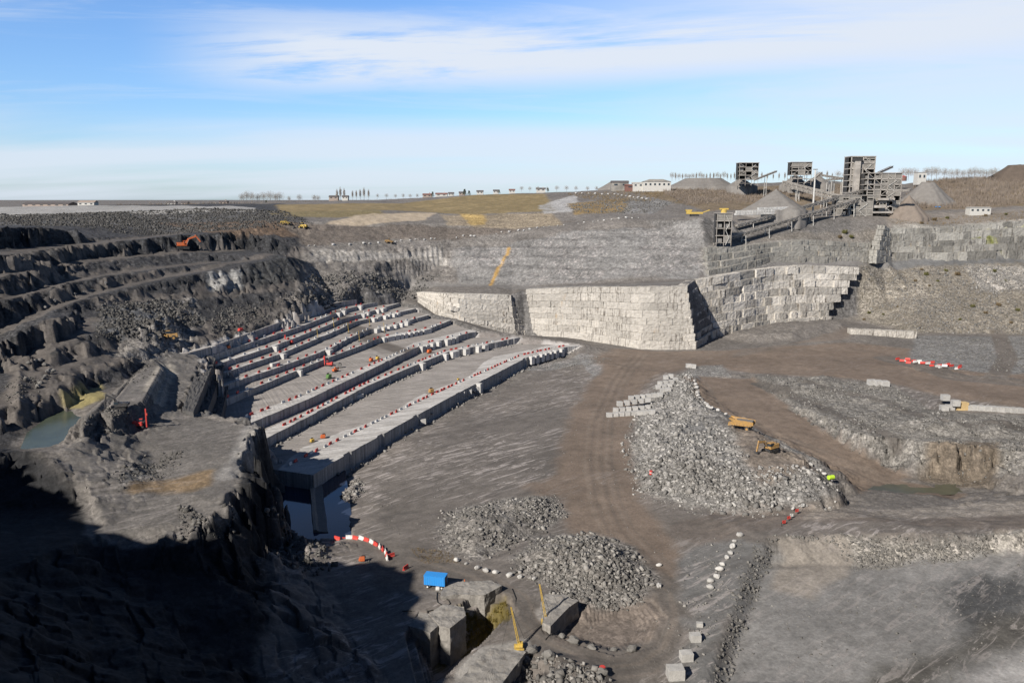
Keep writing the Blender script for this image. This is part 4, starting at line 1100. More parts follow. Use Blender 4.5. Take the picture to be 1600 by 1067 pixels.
for k, us in ATT.items():
    L_, T_ = inner_line(k, -1.1 if k != 9 else -1.0)
    pu = 800 + F * L_[:, 0] / (L_[:, 1] * 1.0) * np.cos(0)   # approximate column, refined below
    s_ = np.array([[0.0]])
    for u in us:
        # exact column of each point of the edge line
        dz = BZ[k]
        fw = L_[:, 1] * CP - dz * SP * 1.0
        uu = 800 + F * L_[:, 0] / fw
        j = int(np.argmin(np.abs(uu - u)))
        i = rng.randrange(4)
        if i not in used_mbk: o = MBK[i]; used_mbk.add(i)
        else: o = MBK[i].copy(); COL.objects.link(o)
        hh = {1: 0.95, 2: 0.85, 3: 0.8}.get(k, 0.72)
        ss = 1.0 if u > 500 and k not in (9,) else 0.8
        o.location = (L_[j][0], L_[j][1], BZ[k] - 0.05); o.rotation_euler = (0, 0, math.atan2(T_[j][1], T_[j][0]) + rng.uniform(-0.06, 0.06)); o.scale = (ss, 0.9, hh)
        tag(o, 'pale sawn block standing against the edge of the %s stepped bench' % ordn[k], 'stone block', 'sawn blocks along the %s bench' % ordn[k])
for i, o in enumerate(MBK):
    if i not in used_mbk: bpy.data.objects.remove(o)
# fallen bars of stone on the treads
for (u, v, k, L_b, rz_, lab) in ((352,627,2,5,65,'a'),(360,622,2,6,65,'a'),(374,616,2,9,65,'a'),(590,604,1,18,60,'b'),(612,595,1,9,60,'b'),(540,630,1,7,55,'b'),(560,622,1,5,50,'b'),(687,563,1,8,65,'b'),(430,572,5,5,60,'c'),(388,556,6,4,60,'c')):
    z = BZ[k] if k != 2 else BZ[3]
    p = P(u, v, z); mb = MB(); mb.box((0, 0, 0.8), (L_b, 1.7, 1.7), 0, 0, 1.0); mb.box((L_b * 0.42, 1.4, 0.5), (2, 1.2, 1.0), 0.4)
    o = mb.build('stone_bar', M_BLOCK, bevel=0.12); o.location = (p[0], p[1], z); o.rotation_euler = (0, 0, R(rz_))
    tag(o, 'long pale sawn bar of stone lying on a stepped bench tread', 'stone bar', 'sawn bars lying on the benches')
# stacks of blocks beside the central mound
def blocks(lst, label, group, sc=1.0, rz0=0.0):
    for i, (u, v, lev) in enumerate(lst):
        p = on(u, v); put_mesh('stone_block', rng.choice(BLK), (p[0], p[1], gz(p[0], p[1]) - 0.1 + lev * 1.75 * sc), rz0 + rng.uniform(-0.15, 0.15), sc, label, 'stone block', group)
blocks([(952 + 9.5 * i, 651 - 0.7 * i, 0) for i in range(8)] + [(962 + 10 * i, 643 - 0.8 * i, 0) for i in range(6)] + [(968 + 11 * i, 639 - 1.5 * i, 1) for i in range(5)], 'squared pale block in the front rows beside the central rubble mound', 'squared blocks in the front rows')
blocks([(986 + 9 * i, 624 - 1.0 * i, 0) for i in range(6)], 'squared pale block in the middle row beside the central rubble mound', 'squared blocks in the middle row')
blocks([(1028 + 9 * i, 607 - 1.2 * i, 0) for i in range(3)] + [(1031 + 9 * i, 601 - 1.2 * i, 0) for i in range(3)] + [(1036, 612, 0), (1044, 611, 0), (1040, 597, 1), (1048, 595, 1), (1055, 595, 0)], 'squared pale block in the far stack beside the central rubble mound', 'squared blocks in the far stack')
blocks([(1076,574,0),(1083,575,0)], 'squared block at the far tip of the central rubble mound', 'blocks at the mound tip', 1.2)
blocks([(744,609,0),(733,614,0),(661,661,0),(722,617,0)], 'cut block fallen at the foot of the lowest bench face', 'blocks at the foot of the lowest bench')
blocks([(1475,641,0),(1484,640,0),(1492,641,1),(1476,632,1)], 'white block at the left end of the kerb of blocks by the right road', 'white blocks at the kerb end', 1.3)
blocks([(1512 + 10 * i, 640 + 0.6 * i, 0) for i in range(9)], 'grey block in the kerb of blocks beside the right road', 'kerb blocks beside the right road', 1.25)
p = on(1501, 640); put_mesh('stone_block', BLK[1], (p[0], p[1], gz(p[0], p[1])), 0.1, (2.1, 1.5, 1.9), 'large tan square block in the kerb of blocks by the right road', 'stone block', None).data = (lambda m: (m.materials.clear(), m.materials.append(stone_mat('tan_stone', (0.55, 0.40, 0.20), 0.1)), m)[2])(BLK[1].copy())
blocks([(1362,601,0),(1372,602,0),(1382,603,0)], 'rough block in the short row at the edge of the right road', 'rough blocks at the road edge', 1.5)
def boulders(px, step, label, group, sc=(0.5, 0.9), meshes=BLD, jit=0.5, prob=1.0):
    for p in chain(px, step):
        if rng.random() > prob: continue
        x = p[0] + rng.uniform(-jit, jit); y = p[1] + rng.uniform(-jit, jit)
        put_mesh('boulder', rng.choice(meshes), (x, y, gz(x, y) - 0.1), rng.uniform(0, 6.28), rng.uniform(*sc), label, 'boulder', group)
boulders([(478,385),(620,378),(700,372),(800,363),(900,350),(1000,341)], 5.5, 'small pale boulder in the safety line along the upper haul road', 'boulders along the upper haul road', (0.45, 1.25), jit=1.6, prob=0.7)
boulders([(900,303),(960,304),(1010,312)], 7, 'pale boulder in the short line below the white building', 'boulders below the white building', (1.0, 1.6))
boulders([(713,877),(740,887),(775,896),(835,905)], 2.6, 'boulder edging the near road behind the blue trailer', 'boulders behind the blue trailer', (0.5, 0.9))
boulders([(862,985),(880,998),(905,1008),(935,1014),(985,1018)], 3.0, 'boulder edging the inside of the road loop', 'boulders inside the road loop', (0.7, 1.3), DBL)
boulders([(835,1018),(855,1024),(880,1036),(905,1050),(940,1052)], 3.4, 'boulder edging the outside of the road loop', 'boulders outside the road loop', (0.8, 1.4), DBL)
boulders([(1155,838),(1140,860),(1125,890),(1108,920)], 3.2, 'pale boulder in the line beside the crack', 'boulders in the line beside the crack', (0.5, 1.0), jit=0.6)
boulders([(1030,885),(1028,915)], 4, 'pale stone lying on the road bend', 'stones on the road bend', (0.5, 0.9))
boulders([(60,605),(85,580),(60,562),(35,575)], 3.0, 'dark boulder along the road at the far left', 'boulders on the far left road', (0.6, 1.0), DBL)
boulders([(72,482),(110,463),(150,450),(165,447)], 7, 'dark boulder along the middle left terrace road', 'boulders on the left terrace road', (0.7, 1.1), DBL)
boulders([(1086,596),(1090,615),(1110,638),(1135,648)], 3.0, 'pale boulder along the inner edge of the sunken road', 'boulders along the sunken road', (0.5, 1.1))
boulders([(1280,735),(1290,745),(1268,728)], 3.0, 'pale boulder near the lime green tank', 'boulders near the lime green tank', (0.7, 1.2))
blocks([(1055,1058,0)], 'large pale block at the bottom edge beside the road bend', None, 1.3); blocks([(1086,1000,0)], 'pale block lying alone between the road bend and the crack', None, 0.9); blocks([(1072,1030,0)], 'tilted grey block just above the large bottom edge block', None, 1.0); blocks([(1093,978,0)], 'small pale block above the lone pale block', None, 0.55)
for u, v, s, lab in ((955,1050,0.6,'left'),): pass

# ---- loose rubble (nobody could count it)
def ico():
    t = (1 + 5 ** 0.5) / 2
    v = np.array([(-1,t,0),(1,t,0),(-1,-t,0),(1,-t,0),(0,-1,t),(0,1,t),(0,-1,-t),(0,1,-t),(t,0,-1),(t,0,1),(-t,0,-1),(-t,0,1)], float); v /= np.linalg.norm(v[0])
    f = np.array([(0,11,5),(0,5,1),(0,1,7),(0,7,10),(0,10,11),(1,5,9),(5,11,4),(11,10,2),(10,7,6),(7,1,8),(3,9,4),(3,4,2),(3,2,6),(3,6,8),(3,8,9),(4,9,5),(2,4,11),(6,2,10),(8,6,7),(9,8,1)])
    return v, f
IV, IF = ico()
CV = np.array([(x, y, z) for z in (-.5, .5) for y in (-.5, .5) for x in (-.5, .5)]); CF = np.array([(0,2,3,1),(4,5,7,6),(0,1,5,4),(2,6,7,3),(0,4,6,2),(1,3,7,5)])
nrg = np.random.default_rng(5)
def mesh_np(name, V, Fq, mat, tone=None):
    me_ = bpy.data.meshes.new(name); k_ = Fq.shape[1]
    me_.vertices.add(len(V)); me_.vertices.foreach_set('co', V.astype(np.float32).ravel())
    me_.loops.add(Fq.size); me_.polygons.add(len(Fq))
    me_.loops.foreach_set('vertex_index', Fq.astype(np.int32).ravel())
    me_.polygons.foreach_set('loop_start', (np.arange(len(Fq)) * k_).astype(np.int32)); me_.polygons.foreach_set('loop_total', np.full(len(Fq), k_, np.int32))
    a_ = me_.attributes.new('tone', 'FLOAT', 'POINT'); a_.data.foreach_set('value', (np.ones(len(V)) if tone is None else tone).astype(np.float32))
    me_.update(calc_edges=True); me_.materials.append(mat)
    o = bpy.data.objects.new(name, me_); COL.objects.link(o); return o
def in_poly(poly, n):
    """random plan points inside a plan polygon"""
    poly = np.array(poly); lo, hi = poly.min(0), poly.max(0); out = np.zeros((0, 2))
    while len(out) < n:
        q = lo + nrg.random((n * 3, 2)) * (hi - lo); out = np.concatenate([out, q[poly_sd(q[:, 0], q[:, 1], poly) > 0]])
    return out[:n]
def stones(q, s, tones, mat, sink=0.1):
    n = len(q)
    V = CV[None] * (1 + 0.7 * (nrg.random((n, 8, 3)) - 0.5)) * s[:, None, None] * (0.35 + 1.1 * nrg.random((n, 1, 3)))
    ax = nrg.normal(size=(n, 3)); ax /= np.linalg.norm(ax, axis=1)[:, None]; an = nrg.random(n) * 6.28
    ax = ax[:, None]; ca_ = np.cos(an)[:, None, None]; sa = np.sin(an)[:, None, None]
    V = V * ca_ + np.cross(np.broadcast_to(ax, V.shape), V) * sa + ax * (V * ax).sum(-1, keepdims=True) * (1 - ca_)
    z = bil(HR, q[:, 0], q[:, 1])
    V += np.stack([q[:, 0], q[:, 1], z + s * sink], -1)[:, None]
    Fq = (CF[None] + (np.arange(n) * 8)[:, None, None]).reshape(-1, 4)
    tn = np.repeat(tones[0] + (tones[1] - tones[0]) * nrg.random(n) ** 2.0, 8)
    return mesh_np('rubble', V.reshape(-1, 3), Fq, mat, tn)
def rubble(px, n, smin, smax, mat=None, tones=(0.6, 1.75), pw_=3.0, clump=0.0, feather=5.0):
    n = int(n * 3.2); pw_ = pw_ * 2.6; smin *= 0.6; smax *= 0.52
    pl = np.array(onp(px)); c_ = pl.mean(0); L_ = np.linalg.norm(pl - c_, axis=1)[:, None]
    q = in_poly(c_ + (pl - c_) * (1 + feather * 0.5 / L_), n)
    sd = poly_sd(q[:, 0], q[:, 1], pl)
    dens = sstep(-feather * 0.5, feather * 1.2, sd + 2.5 * fbm(q[:, 0], q[:, 1], 6, 3, 71)) * sstep(-0.55, 0.35, fbm(q[:, 0], q[:, 1], 7, 3, 73))
    if clump: dens = dens * (fbm(q[:, 0], q[:, 1], 9, 3, 77) > clump - 0.5)
    m = nrg.random(n) < 0.12 + 0.95 * dens; m &= nrg.random(n) < 2 * sstep(-feather * 0.7, 0, sd) ; q = q[m]; n = len(q)
    s = smin + (smax - smin) * nrg.random(n) ** pw_
    return tag(stones(q, s, tones, mat or M_ROCK), kind='stuff')
M_PALEROCK = stone_mat('pale_broken_rock', (0.235, 0.225, 0.21), 0.2, nz=0.9)
rubble([(1010,620),(1060,592),(1080,575),(1110,655),(1170,720),(1290,745),(1290,792),(1170,800),(1080,795),(1000,768),(985,700)], 8500, 0.3, 2.4, M_PALEROCK, feather=9)
rubble([(1000,720),(1170,740),(1180,790),(1010,765)], 1500, 0.5, 2.4, pw_=2)
rubble([(700,800),(790,780),(862,778),(876,800),(852,825),(800,858),(745,882),(690,860),(690,830)], 1800, 0.25, 1.7, clump=0.45)
rubble([(800,780),(862,775),(878,805),(850,825),(815,810)], 700, 0.4, 1.8)
rubble([(800,885),(850,845),(920,836),(985,860),(1014,905),(985,940),(930,938),(880,930),(830,905)], 4200, 0.25, 1.9)
rubble([(870,915),(1000,925),(990,945),(880,945)], 500, 0.4, 1.7, pw_=1.6)
rubble([(515,772),(560,750),(567,770),(537,792)], 260, 0.6, 1.8, pw_=1.6)
rubble([(780,1095),(810,1022),(860,1030),(930,1050),(975,1095)], 1300, 0.3, 2.0, pw_=2)
rubble([(1172,588),(1390,598),(1450,640),(1620,655),(1620,720),(1490,752),(1400,735),(1330,700),(1240,640)], 7000, 0.3, 1.7, tones=(0.5, 1.5), pw_=3, clump=0.5)
rubble([(1450,560),(1430,528),(1620,528),(1620,590)], 1500, 0.3, 1.6, tones=(0.5, 1.1))
rubble([(1345,415),(1620,412),(1620,522),(1430,518)], 4500, 0.5, 2.4, tones=(0.6, 1.3))
rubble([(1510,415),(1620,415),(1620,450),(1530,458)], 900, 0.8, 3.0, tones=(0.9, 1.5))
rubble([(1200,838),(1550,834),(1540,868),(1340,890),(1320,850)], 3200, 0.2, 1.3, tones=(0.7, 1.1))
rubble([(1180,850),(1215,850),(1165,960),(1150,1010),(1130,1010),(1150,930)], 900, 0.2, 1.2, tones=(0.6, 1.0))
rubble([(425,835),(480,838),(512,872),(505,895),(440,880)], 420, 0.6, 2.8, tones=(0.5, 1.0), pw_=1.5)
rubble([(285,780),(330,808),(372,770),(350,840),(290,835)], 500, 0.3, 1.8, tones=(0.4, 0.9))
rubble([(180,742),(235,712),(290,705),(260,740),(190,762)], 600, 0.3, 1.3, tones=(0.4, 0.85))
rubble([(138,655),(170,640),(208,650),(185,665),(130,672)], 420, 0.4, 1.8, tones=(0.45, 0.9))
rubble([(200,560),(250,555),(240,590),(205,600)], 200, 0.4, 1.5, tones=(0.4, 0.85))
rubble([(160,470),(290,468),(320,500),(240,530),(150,525)], 2600, 0.6, 2.6, tones=(0.3, 0.7))
rubble([(0,336),(440,330),(480,350),(330,362),(130,356),(0,352)], 6500, 0.9, 2.8, tones=(0.25, 0.6))
rubble([(490,425),(690,425),(660,455),(560,470),(480,480)], 2600, 0.6, 3.0, tones=(0.45, 0.95))
rubble([(340,480),(430,465),(500,462),(440,490),(330,530)], 1000, 0.5, 2.2, tones=(0.35, 0.8))
rubble([(820,545),(900,545),(960,560),(900,580),(840,575)], 700, 0.3, 1.3, tones=(0.7, 1.3))
rubble([(560,760),(900,620),(1000,640),(980,780),(1080,880),(1100,1080),(900,1060),(900,800),(600,840)], 1600, 0.12, 0.6, tones=(0.6, 1.4))
rubble([(1210,950),(1620,880),(1620,1060),(1150,1080)], 900, 0.12, 0.7, tones=(0.6, 1.3))
rubble([(10,605),(50,590),(60,610),(20,640)], 220, 0.5, 2.0, tones=(0.4, 0.9))
rubble([(880,320),(985,310),(1060,315),(1020,334),(900,334)], 1200, 0.8, 2.5, tones=(0.5, 1.0))
for k, pa, pb in ((2, 0.05, 0.5), (1, 0.1, 0.9)):     # crumbs at the foot of the sawn faces
    L_, T_ = inner_line(k, -2.2); n = 500
    j = (nrg.random(n) * 398).astype(int); q = L_[j] + nrg.normal(0, 0.9, (n, 2))
    zf = np.where(np.full(n, k) == 1, bil(HR, q[:, 0], q[:, 1]), BZ[k - 1] if k > 1 else -90)
    s = 0.2 + 1.3 * nrg.random(n) ** 4
    V = IV[None] * (s[:, None, None] * 0.5) * (0.7 + 0.6 * nrg.random((n, 12, 1))) + np.stack([q[:, 0], q[:, 1], zf + s * 0.15], -1)[:, None]
    tag(mesh_np('rubble', V.reshape(-1, 3), (IF[None] + (np.arange(n) * 12)[:, None, None]).reshape(-1, 3), M_ROCK, np.repeat(0.8 + 0.6 * nrg.random(n), 12)), kind='stuff')

rubble([(1168,880),(1190,870),(1185,930),(1160,1000),(1130,1075),(1105,1075),(1140,985)], 600, 0.25, 1.5, tones=(0.6, 1.2), pw_=2)
rubble([(1085,850),(1160,840),(1150,930),(1110,1000),(1060,1075),(1040,1050),(1075,930)], 700, 0.15, 1.0, tones=(0.8, 1.6))
# ------------------------------------------------------------------ machines
def part(mb, name, mat, par, bevel=0.0, label=None):
    o = mb.build(name, mat, par, bevel=bevel)
    if label: o['label'] = label
    return o
def gp(u, v): p = on(u, v); return (p[0], p[1], gz(p[0], p[1]))
def track(par, y, L, w, h):
    mb = MB(); n = 5; prof = []
    for i in range(n + 1): a = -math.pi / 2 + math.pi * i / n; prof.append((L / 2 - h / 2 + h / 2 * math.cos(a), h / 2 + h / 2 * math.sin(a)))
    for i in range(n + 1): a = math.pi / 2 + math.pi * i / n; prof.append((-L / 2 + h / 2 + h / 2 * math.cos(a), h / 2 + h / 2 * math.sin(a)))
    N = len(prof)
    mb.add([(x, y - w / 2, z) for x, z in prof] + [(x, y + w / 2, z) for x, z in prof], [tuple(range(N)), tuple(reversed(range(N, 2 * N)))] + [(i, N + i, N + (i + 1) % N, (i + 1) % N) for i in range(N)])
    for i in range(12):
        x = -L / 2 + L * (i + 0.5) / 12; mb.box((x, y, h + 0.02), (0.12, w, 0.08))
    return part(mb, 'track', M_BLK, par)
def wheel(par, x, y, r, w, rim):
    mb = MB(); mb.cyl((x, y - w / 2, r), (x, y + w / 2, r), r, n=16); t = part(mb, 'tyre', M_BLK, par, bevel=0.05)
    mb = MB(); mb.cyl((x, y - w / 2 - 0.04, r), (x, y + w / 2 + 0.04, r), r * 0.5, n=12); part(mb, 'rim', rim, t)
def excavator(loc, rz, s, paint_, label, arm=(35, -70), swing=0.0, hammer=False):
    e = empty('excavator', loc, rz, label, 'excavator', sc=s)
    for y in (-1.2, 1.2): track(e, y, 4.4, 0.65, 0.95)
    mb = MB(); mb.box((0, 0, 0.75), (2.2, 1.9, 0.5)); mb.cyl((0, 0, 0.9), (0, 0, 1.25), 0.8); part(mb, 'undercarriage', M_DSTEEL, e)
    C_, S_ = math.cos(swing), math.sin(swing)
    def rt(mb): mb.v = [(x * C_ - y * S_, x * S_ + y * C_, z) for x, y, z in mb.v]; return mb
    mb = MB(); mb.box((-0.6, 0, 1.45), (3.9, 2.7, 0.35)); mb.side([(-1.3, 1.6), (-0.3, 1.6), (-0.3, 2.5), (-0.5, 2.6), (-1.3, 2.6)], -2.4, 0.4)
    mb.box((-1.2, 0.5, 2.1), (2.6, 1.6, 1.0)); part(rt(mb), 'body', paint_, e, 0.06)
    mb = MB(); mb.side([(-1.3, 1.6), (1.3, 1.6), (1.3, 2.5), (-1.3, 2.5)], -3.0, -2.4); part(rt(mb), 'counterweight', M_DSTEEL, e, 0.12)
    mb = MB(); mb.cyl((-1.6, 0.8, 2.6), (-1.6, 0.8, 3.2), 0.09); part(rt(mb), 'exhaust', M_DSTEEL, e)
    mb = MB(); mb.box((0.75, 0.8, 2.35), (1.5, 0.95, 1.5)); mb.box((0.75, 0.8, 3.15), (1.6, 1.05, 0.12)); cb = part(rt(mb), 'cab', paint_, e, 0.05)
    mb = MB(); mb.box((0.85, 0.8, 2.6), (1.45, 1.0, 0.8)); part(rt(mb), 'window', M_GLASS, cb)
    a, b = R(arm[0]), R(arm[1])
    p0 = Vector((0.7, -0.2, 1.8)); p1 = p0 + Vector((math.cos(a + 0.35) * 2.6, 0, math.sin(a + 0.35) * 2.6)); p2 = p1 + Vector((math.cos(a - 0.35) * 2.9, 0, math.sin(a - 0.35) * 2.9)); p3 = p2 + Vector((math.cos(b) * 3.0, 0, math.sin(b) * 3.0))
    mb = MB(); mb.beam(p0, p1, 0.45, 0.7); mb.beam(p1 - (p1 - p0).normalized() * 0.1, p2, 0.42, 0.6); part(rt(mb), 'boom', paint_, e, 0.04)
    mb = MB(); mb.beam(p2 + Vector((-0.3, 0, 0.5)), p3, 0.36, 0.5); part(rt(mb), 'stick', paint_, e, 0.04)
    mb = MB()
    mb.cyl(p0 + Vector((0.5, 0.45, -0.2)), p1 + Vector((0.2, 0.4, 0)), 0.1, n=8); mb.cyl(p0 + Vector((0.5, -0.45, -0.2)), p1 + Vector((0.2, -0.4, 0)), 0.1, n=8); mb.cyl(p1 + Vector((0.2, 0, 0.45)), p2 + Vector((-0.2, 0, 0.6)), 0.1, n=8)
    part(rt(mb), 'hydraulic_ram', M_STEEL, e)
    mb = MB()
    if hammer: mb.beam(p3 + Vector((0, 0, 0.2)), p3 + Vector((-0.1, 0, -1.2)), 0.5, 0.5); mb.cyl(p3 + Vector((-0.1, 0, -1.2)), p3 + Vector((-0.15, 0, -2.2)), 0.1, 0.04)
    else:
        q = [(p3.x + 0.35, p3.z + 0.3), (p3.x - 0.2, p3.z + 0.3), (p3.x - 1.0, p3.z - 0.3), (p3.x - 0.9, p3.z - 1.0), (p3.x - 0.1, p3.z - 1.2), (p3.x + 0.3, p3.z - 0.6)]
        N = len(q); mb.add([(x, -0.85, z) for x, z in q] + [(x, 0.45, z) for x, z in q], [tuple(range(N)), tuple(reversed(range(N, 2 * N)))] + [(i, N + i, N + (i + 1) % N, (i + 1) % N) for i in range(N)])
    part(rt(mb), 'hammer' if hammer else 'bucket', M_DSTEEL, e)
    return e
def dump_truck(loc, rz, s, label):
    e = empty('dump_truck', loc, rz, label, 'dump truck', sc=s)
    mb = MB(); mb.box((0, 0, 1.35), (8.0, 1.5, 0.6)); mb.box((3.6, 0, 1.1), (1.3, 3.0, 0.7)); part(mb, 'chassis', M_DSTEEL, e)
    mb = MB(); mb.box((3.3, 0, 2.05), (2.2, 3.6, 1.1)); mb.box((4.35, 0, 1.5), (0.3, 3.4, 0.9)); mb.box((3.2, 0, 2.72), (2.3, 4.0, 0.14)); part(mb, 'body', M_ORY, e, 0.06)
    mb = MB(); mb.box((3.1, 1.0, 3.3), (1.5, 1.5, 1.1)); mb.box((3.1, 1.0, 3.9), (1.7, 1.7, 0.12)); cb = part(mb, 'cab', M_ORY, e, 0.05)
    mb = MB(); mb.box((3.1, 1.0, 3.45), (1.56, 1.56, 0.6)); part(mb, 'window', M_GLASS, cb)
    mb = MB(); mb.box((4.4, -0.6, 2.1), (0.1, 1.4, 0.9)); part(mb, 'grille', M_DSTEEL, e)
    for y in (-1.3, 1.3): mb = MB(); mb.box((4.55, y, 1.5), (0.08, 0.4, 0.25)); part(mb, 'headlight', M_WHITE, e)
    # dump body: open tray with canopy
    mb = MB(); V = []
    xs = [(-4.6, 2.6, 3.7), (-3.2, 2.0, 3.9), (1.9, 1.9, 4.1), (2.4, 3.0, 4.15), (4.3, 4.2, 4.35)]
    for x, zb, zt in xs: V += [(x, -1.95, zt), (x, -1.75, zb), (x, 1.75, zb), (x, 1.95, zt)]
    Fc = []
    for i in range(4):
        for j in range(3): Fc.append((i * 4 + j, i * 4 + j + 1, (i + 1) * 4 + j + 1, (i + 1) * 4 + j))
    mb.add(V, Fc); tray = part(mb, 'dump_body', M_ORY, e)
    md = tray.modifiers.new('solid', 'SOLIDIFY'); md.thickness = 0.16
    mb = MB()
    for x in (-3.8, -2.4, -1.0, 0.4, 1.6):
        for y in (-1.95, 1.95): mb.box((x, y, 2.9), (0.18, 0.16, 1.9))
    part(mb, 'body_rib', M_ORY, tray)
    mb = MB(); mb.box((-1.2, 0, 3.55), (6.2, 3.4, 0.5)); part(mb, 'load', M_GRAVEL, tray, 0.2)
    for y in (-1.6, 1.6): wheel(e, 2.9, y, 0.95, 0.75, M_ORY)
    for y in (-1.75, -1.0, 1.0, 1.75): wheel(e, -2.4, y, 0.95, 0.65, M_ORY)
    return e
def loader(loc, rz, s, paint_, label, name='wheel_loader', cat='loader'):
    e = empty(name, loc, rz, label, cat, sc=s)
    mb = MB(); mb.box((-1.6, 0, 1.7), (2.9, 1.7, 1.2)); mb.box((-2.9, 0, 1.5), (0.5, 2.1, 0.9)); mb.box((1.2, 0, 1.3), (1.8, 1.3, 0.9)); part(mb, 'body', paint_, e, 0.08)
    mb = MB(); mb.box((0.1, 0, 2.6), (1.4, 1.4, 1.5)); mb.box((0.1, 0, 3.4), (1.6, 1.6, 0.12)); cb = part(mb, 'cab', paint_, e, 0.05)
    mb = MB(); mb.box((0.1, 0, 2.85), (1.46, 1.46, 0.8)); part(mb, 'window', M_GLASS, cb)
    for x in (-1.7, 1.5):
        for y in (-1.15, 1.15): wheel(e, x, y, 0.85, 0.6, paint_)
    mb = MB()
    for y in (-0.5, 0.5): mb.beam((1.2, y, 1.9), (3.2, y, 0.9), 0.22, 0.4)
    part(mb, 'lift_arm', paint_, e)
    mb = MB(); mb.add([(3.1, -1.5, 0.2), (3.1, 1.5, 0.2), (3.1, -1.5, 1.5), (3.1, 1.5, 1.5), (4.3, -1.5, 0.1), (4.3, 1.5, 0.1)], [(0,1,3,2),(0,4,5,1),(0,2,4),(1,5,3)])
    bk = part(mb, 'bucket', M_DSTEEL, e); md = bk.modifiers.new('solid', 'SOLIDIFY'); md.thickness = 0.1
    return e
def drill_rig(loc, rz, s, paint_, label, mast=5.5, tilt=0.0):
    e = empty('drill_rig', loc, rz, label, 'drill rig', sc=s)
    for y in (-0.85, 0.85): track(e, y, 3.0, 0.4, 0.7)
    mb = MB(); mb.box((-0.5, 0, 1.3), (2.9, 1.7, 1.1)); mb.box((-1.5, 0, 1.9), (0.9, 1.5, 0.4)); part(mb, 'body', paint_, e, 0.06)
    mb = MB(); mb.box((0.5, 0.45, 2.1), (1.0, 0.9, 1.3)); cb = part(mb, 'cab', paint_, e, 0.05)
    mb = MB(); mb.box((0.52, 0.45, 2.3), (1.03, 0.94, 0.7)); part(mb, 'window', M_GLASS, cb)
    mb = MB(); b = Vector((2.2, -0.2, 0.1)); t = b + Vector((math.sin(tilt) * mast, 0, math.cos(tilt) * mast)); mb.beam(b, t, 0.35, 0.35); mb.beam(b + Vector((0.25, 0, 0)), t + Vector((0.25, 0, -0.6)), 0.1, 0.1)
    mb.box(tuple(b + (t - b) * 0.7 + Vector((0.25, 0, 0))), (0.4, 0.45, 0.8)); part(mb, 'mast', paint_, e)
    mb = MB(); mb.beam((0.6, -0.2, 1.4), (2.1, -0.2, 2.4), 0.3, 0.35); part(mb, 'boom', M_DSTEEL, e)
    return e
def saw_machine(loc, rz, s, paint_, label):
    e = empty('wire_saw', loc, rz, label, 'wire saw', sc=s)
    mb = MB()
    for y in (-0.6, 0.6): mb.box((0, y, 0.1), (4.5, 0.14, 0.14))
    for i in range(8): mb.box((-2.1 + i * 0.6, 0, 0.05), (0.15, 1.5, 0.08))
    part(mb, 'rail', M_STEEL, e)
    mb = MB(); mb.box((0, 0, 0.95), (1.7, 1.2, 1.3)); mb.box((-0.9, 0, 0.7), (0.5, 0.9, 0.7)); part(mb, 'body', paint_, e, 0.07)
    mb = MB(); mb.cyl((0.4, 0.62, 1.3), (0.4, 0.8, 1.3), 0.75, n=18); part(mb, 'pulley_wheel', M_DSTEEL, e)
    return e
excavator(gp(287, 389), R(25), 1.55, M_ORG, 'orange excavator working on the upper left terrace', (38, -55))
excavator(gp(1203, 706), R(215), 1.15, M_ORY, 'yellow and black excavator digging at the edge of the central rubble mound', (25, -80))
excavator(gp(188, 640), R(190), 0.85, M_DSTEEL, 'dark excavator standing on rubble beside the left trench', (45, -80), hammer=True)
dump_truck(gp(1158, 671), R(152), 1.0, 'yellow dump truck parked on the central rubble mound')
loader(gp(264, 531), R(200), 1.15, M_ORY, 'orange yellow wheel loader on the lower left haul road')
loader(gp(446, 351), R(20), 1.1, M_YEL, 'small yellow loader just below the left rim')
loader(gp(473, 357), R(160), 1.2, M_YEL, 'yellow loader beside the pale sand patch below the left rim')
loader(gp(608, 380), R(10), 1.0, M_ORY, 'small orange loader on the upper haul road')
drill_rig(gp(218, 668), R(10), 0.95, M_RED, 'red and white drill rig with raised mast on the left plateau', 6)
drill_rig(tuple(P(514, 572, BZ[3])), R(170), 1.0, M_RED, 'red drill rig with short mast on the wide tread of the third bench', 5)
drill_rig(tuple(P(452, 538, BZ[6])), R(170), 0.95, M_RED, 'red drill rig with mast on the sixth bench', 5)
drill_rig(tuple(P(524, 581, BZ[3])), R(60), 0.8, M_ORG, 'small orange drill machine beside the green wire saw', 2.5)
saw_machine(tuple(P(514, 592, BZ[3])), R(65), 1.3, M_GREEN, 'green wire saw on rails near the third bench edge')
saw_machine(tuple(P(530, 575, BZ[3])), R(20), 1.2, M_STEEL, 'grey wire saw beside the red drill rig of the third bench')
saw_machine(tuple(P(590, 562, BZ[3])), R(65), 1.0, M_YEL, 'upright yellow wire saw on the third bench')
saw_machine(tuple(P(580, 565, BZ[3])), R(65), 1.1, M_ORG, 'orange wire saw beside the upright yellow one')
saw_machine(tuple(P(505, 685, BZ[1])), R(20), 0.9, M_ORG, 'orange wire saw on the near end of the lowest tread')
saw_machine(tuple(P(488, 691, BZ[1])), R(50), 0.8, M_YEL, 'yellow wire saw on the near end of the lowest tread')
saw_machine(tuple(P(674, 614, BZ[1])), R(40), 1.2, M_ORY, 'orange brown wire saw casting its shadow on the lowest tread')
saw_machine(tuple(P(716, 594, BZ[1])), R(60), 0.6, M_YEL, 'tiny yellow wire saw in the red and white row of the lowest tread')
saw_machine(tuple(P(671, 552, BZ[2])), R(50), 1.3, M_ORG, 'orange wire saw at the far part of the second bench')
saw_machine(tuple(P(357, 545, BZ[8])), R(60), 0.9, M_ORG, 'orange wire saw at the near end of the eighth bench')
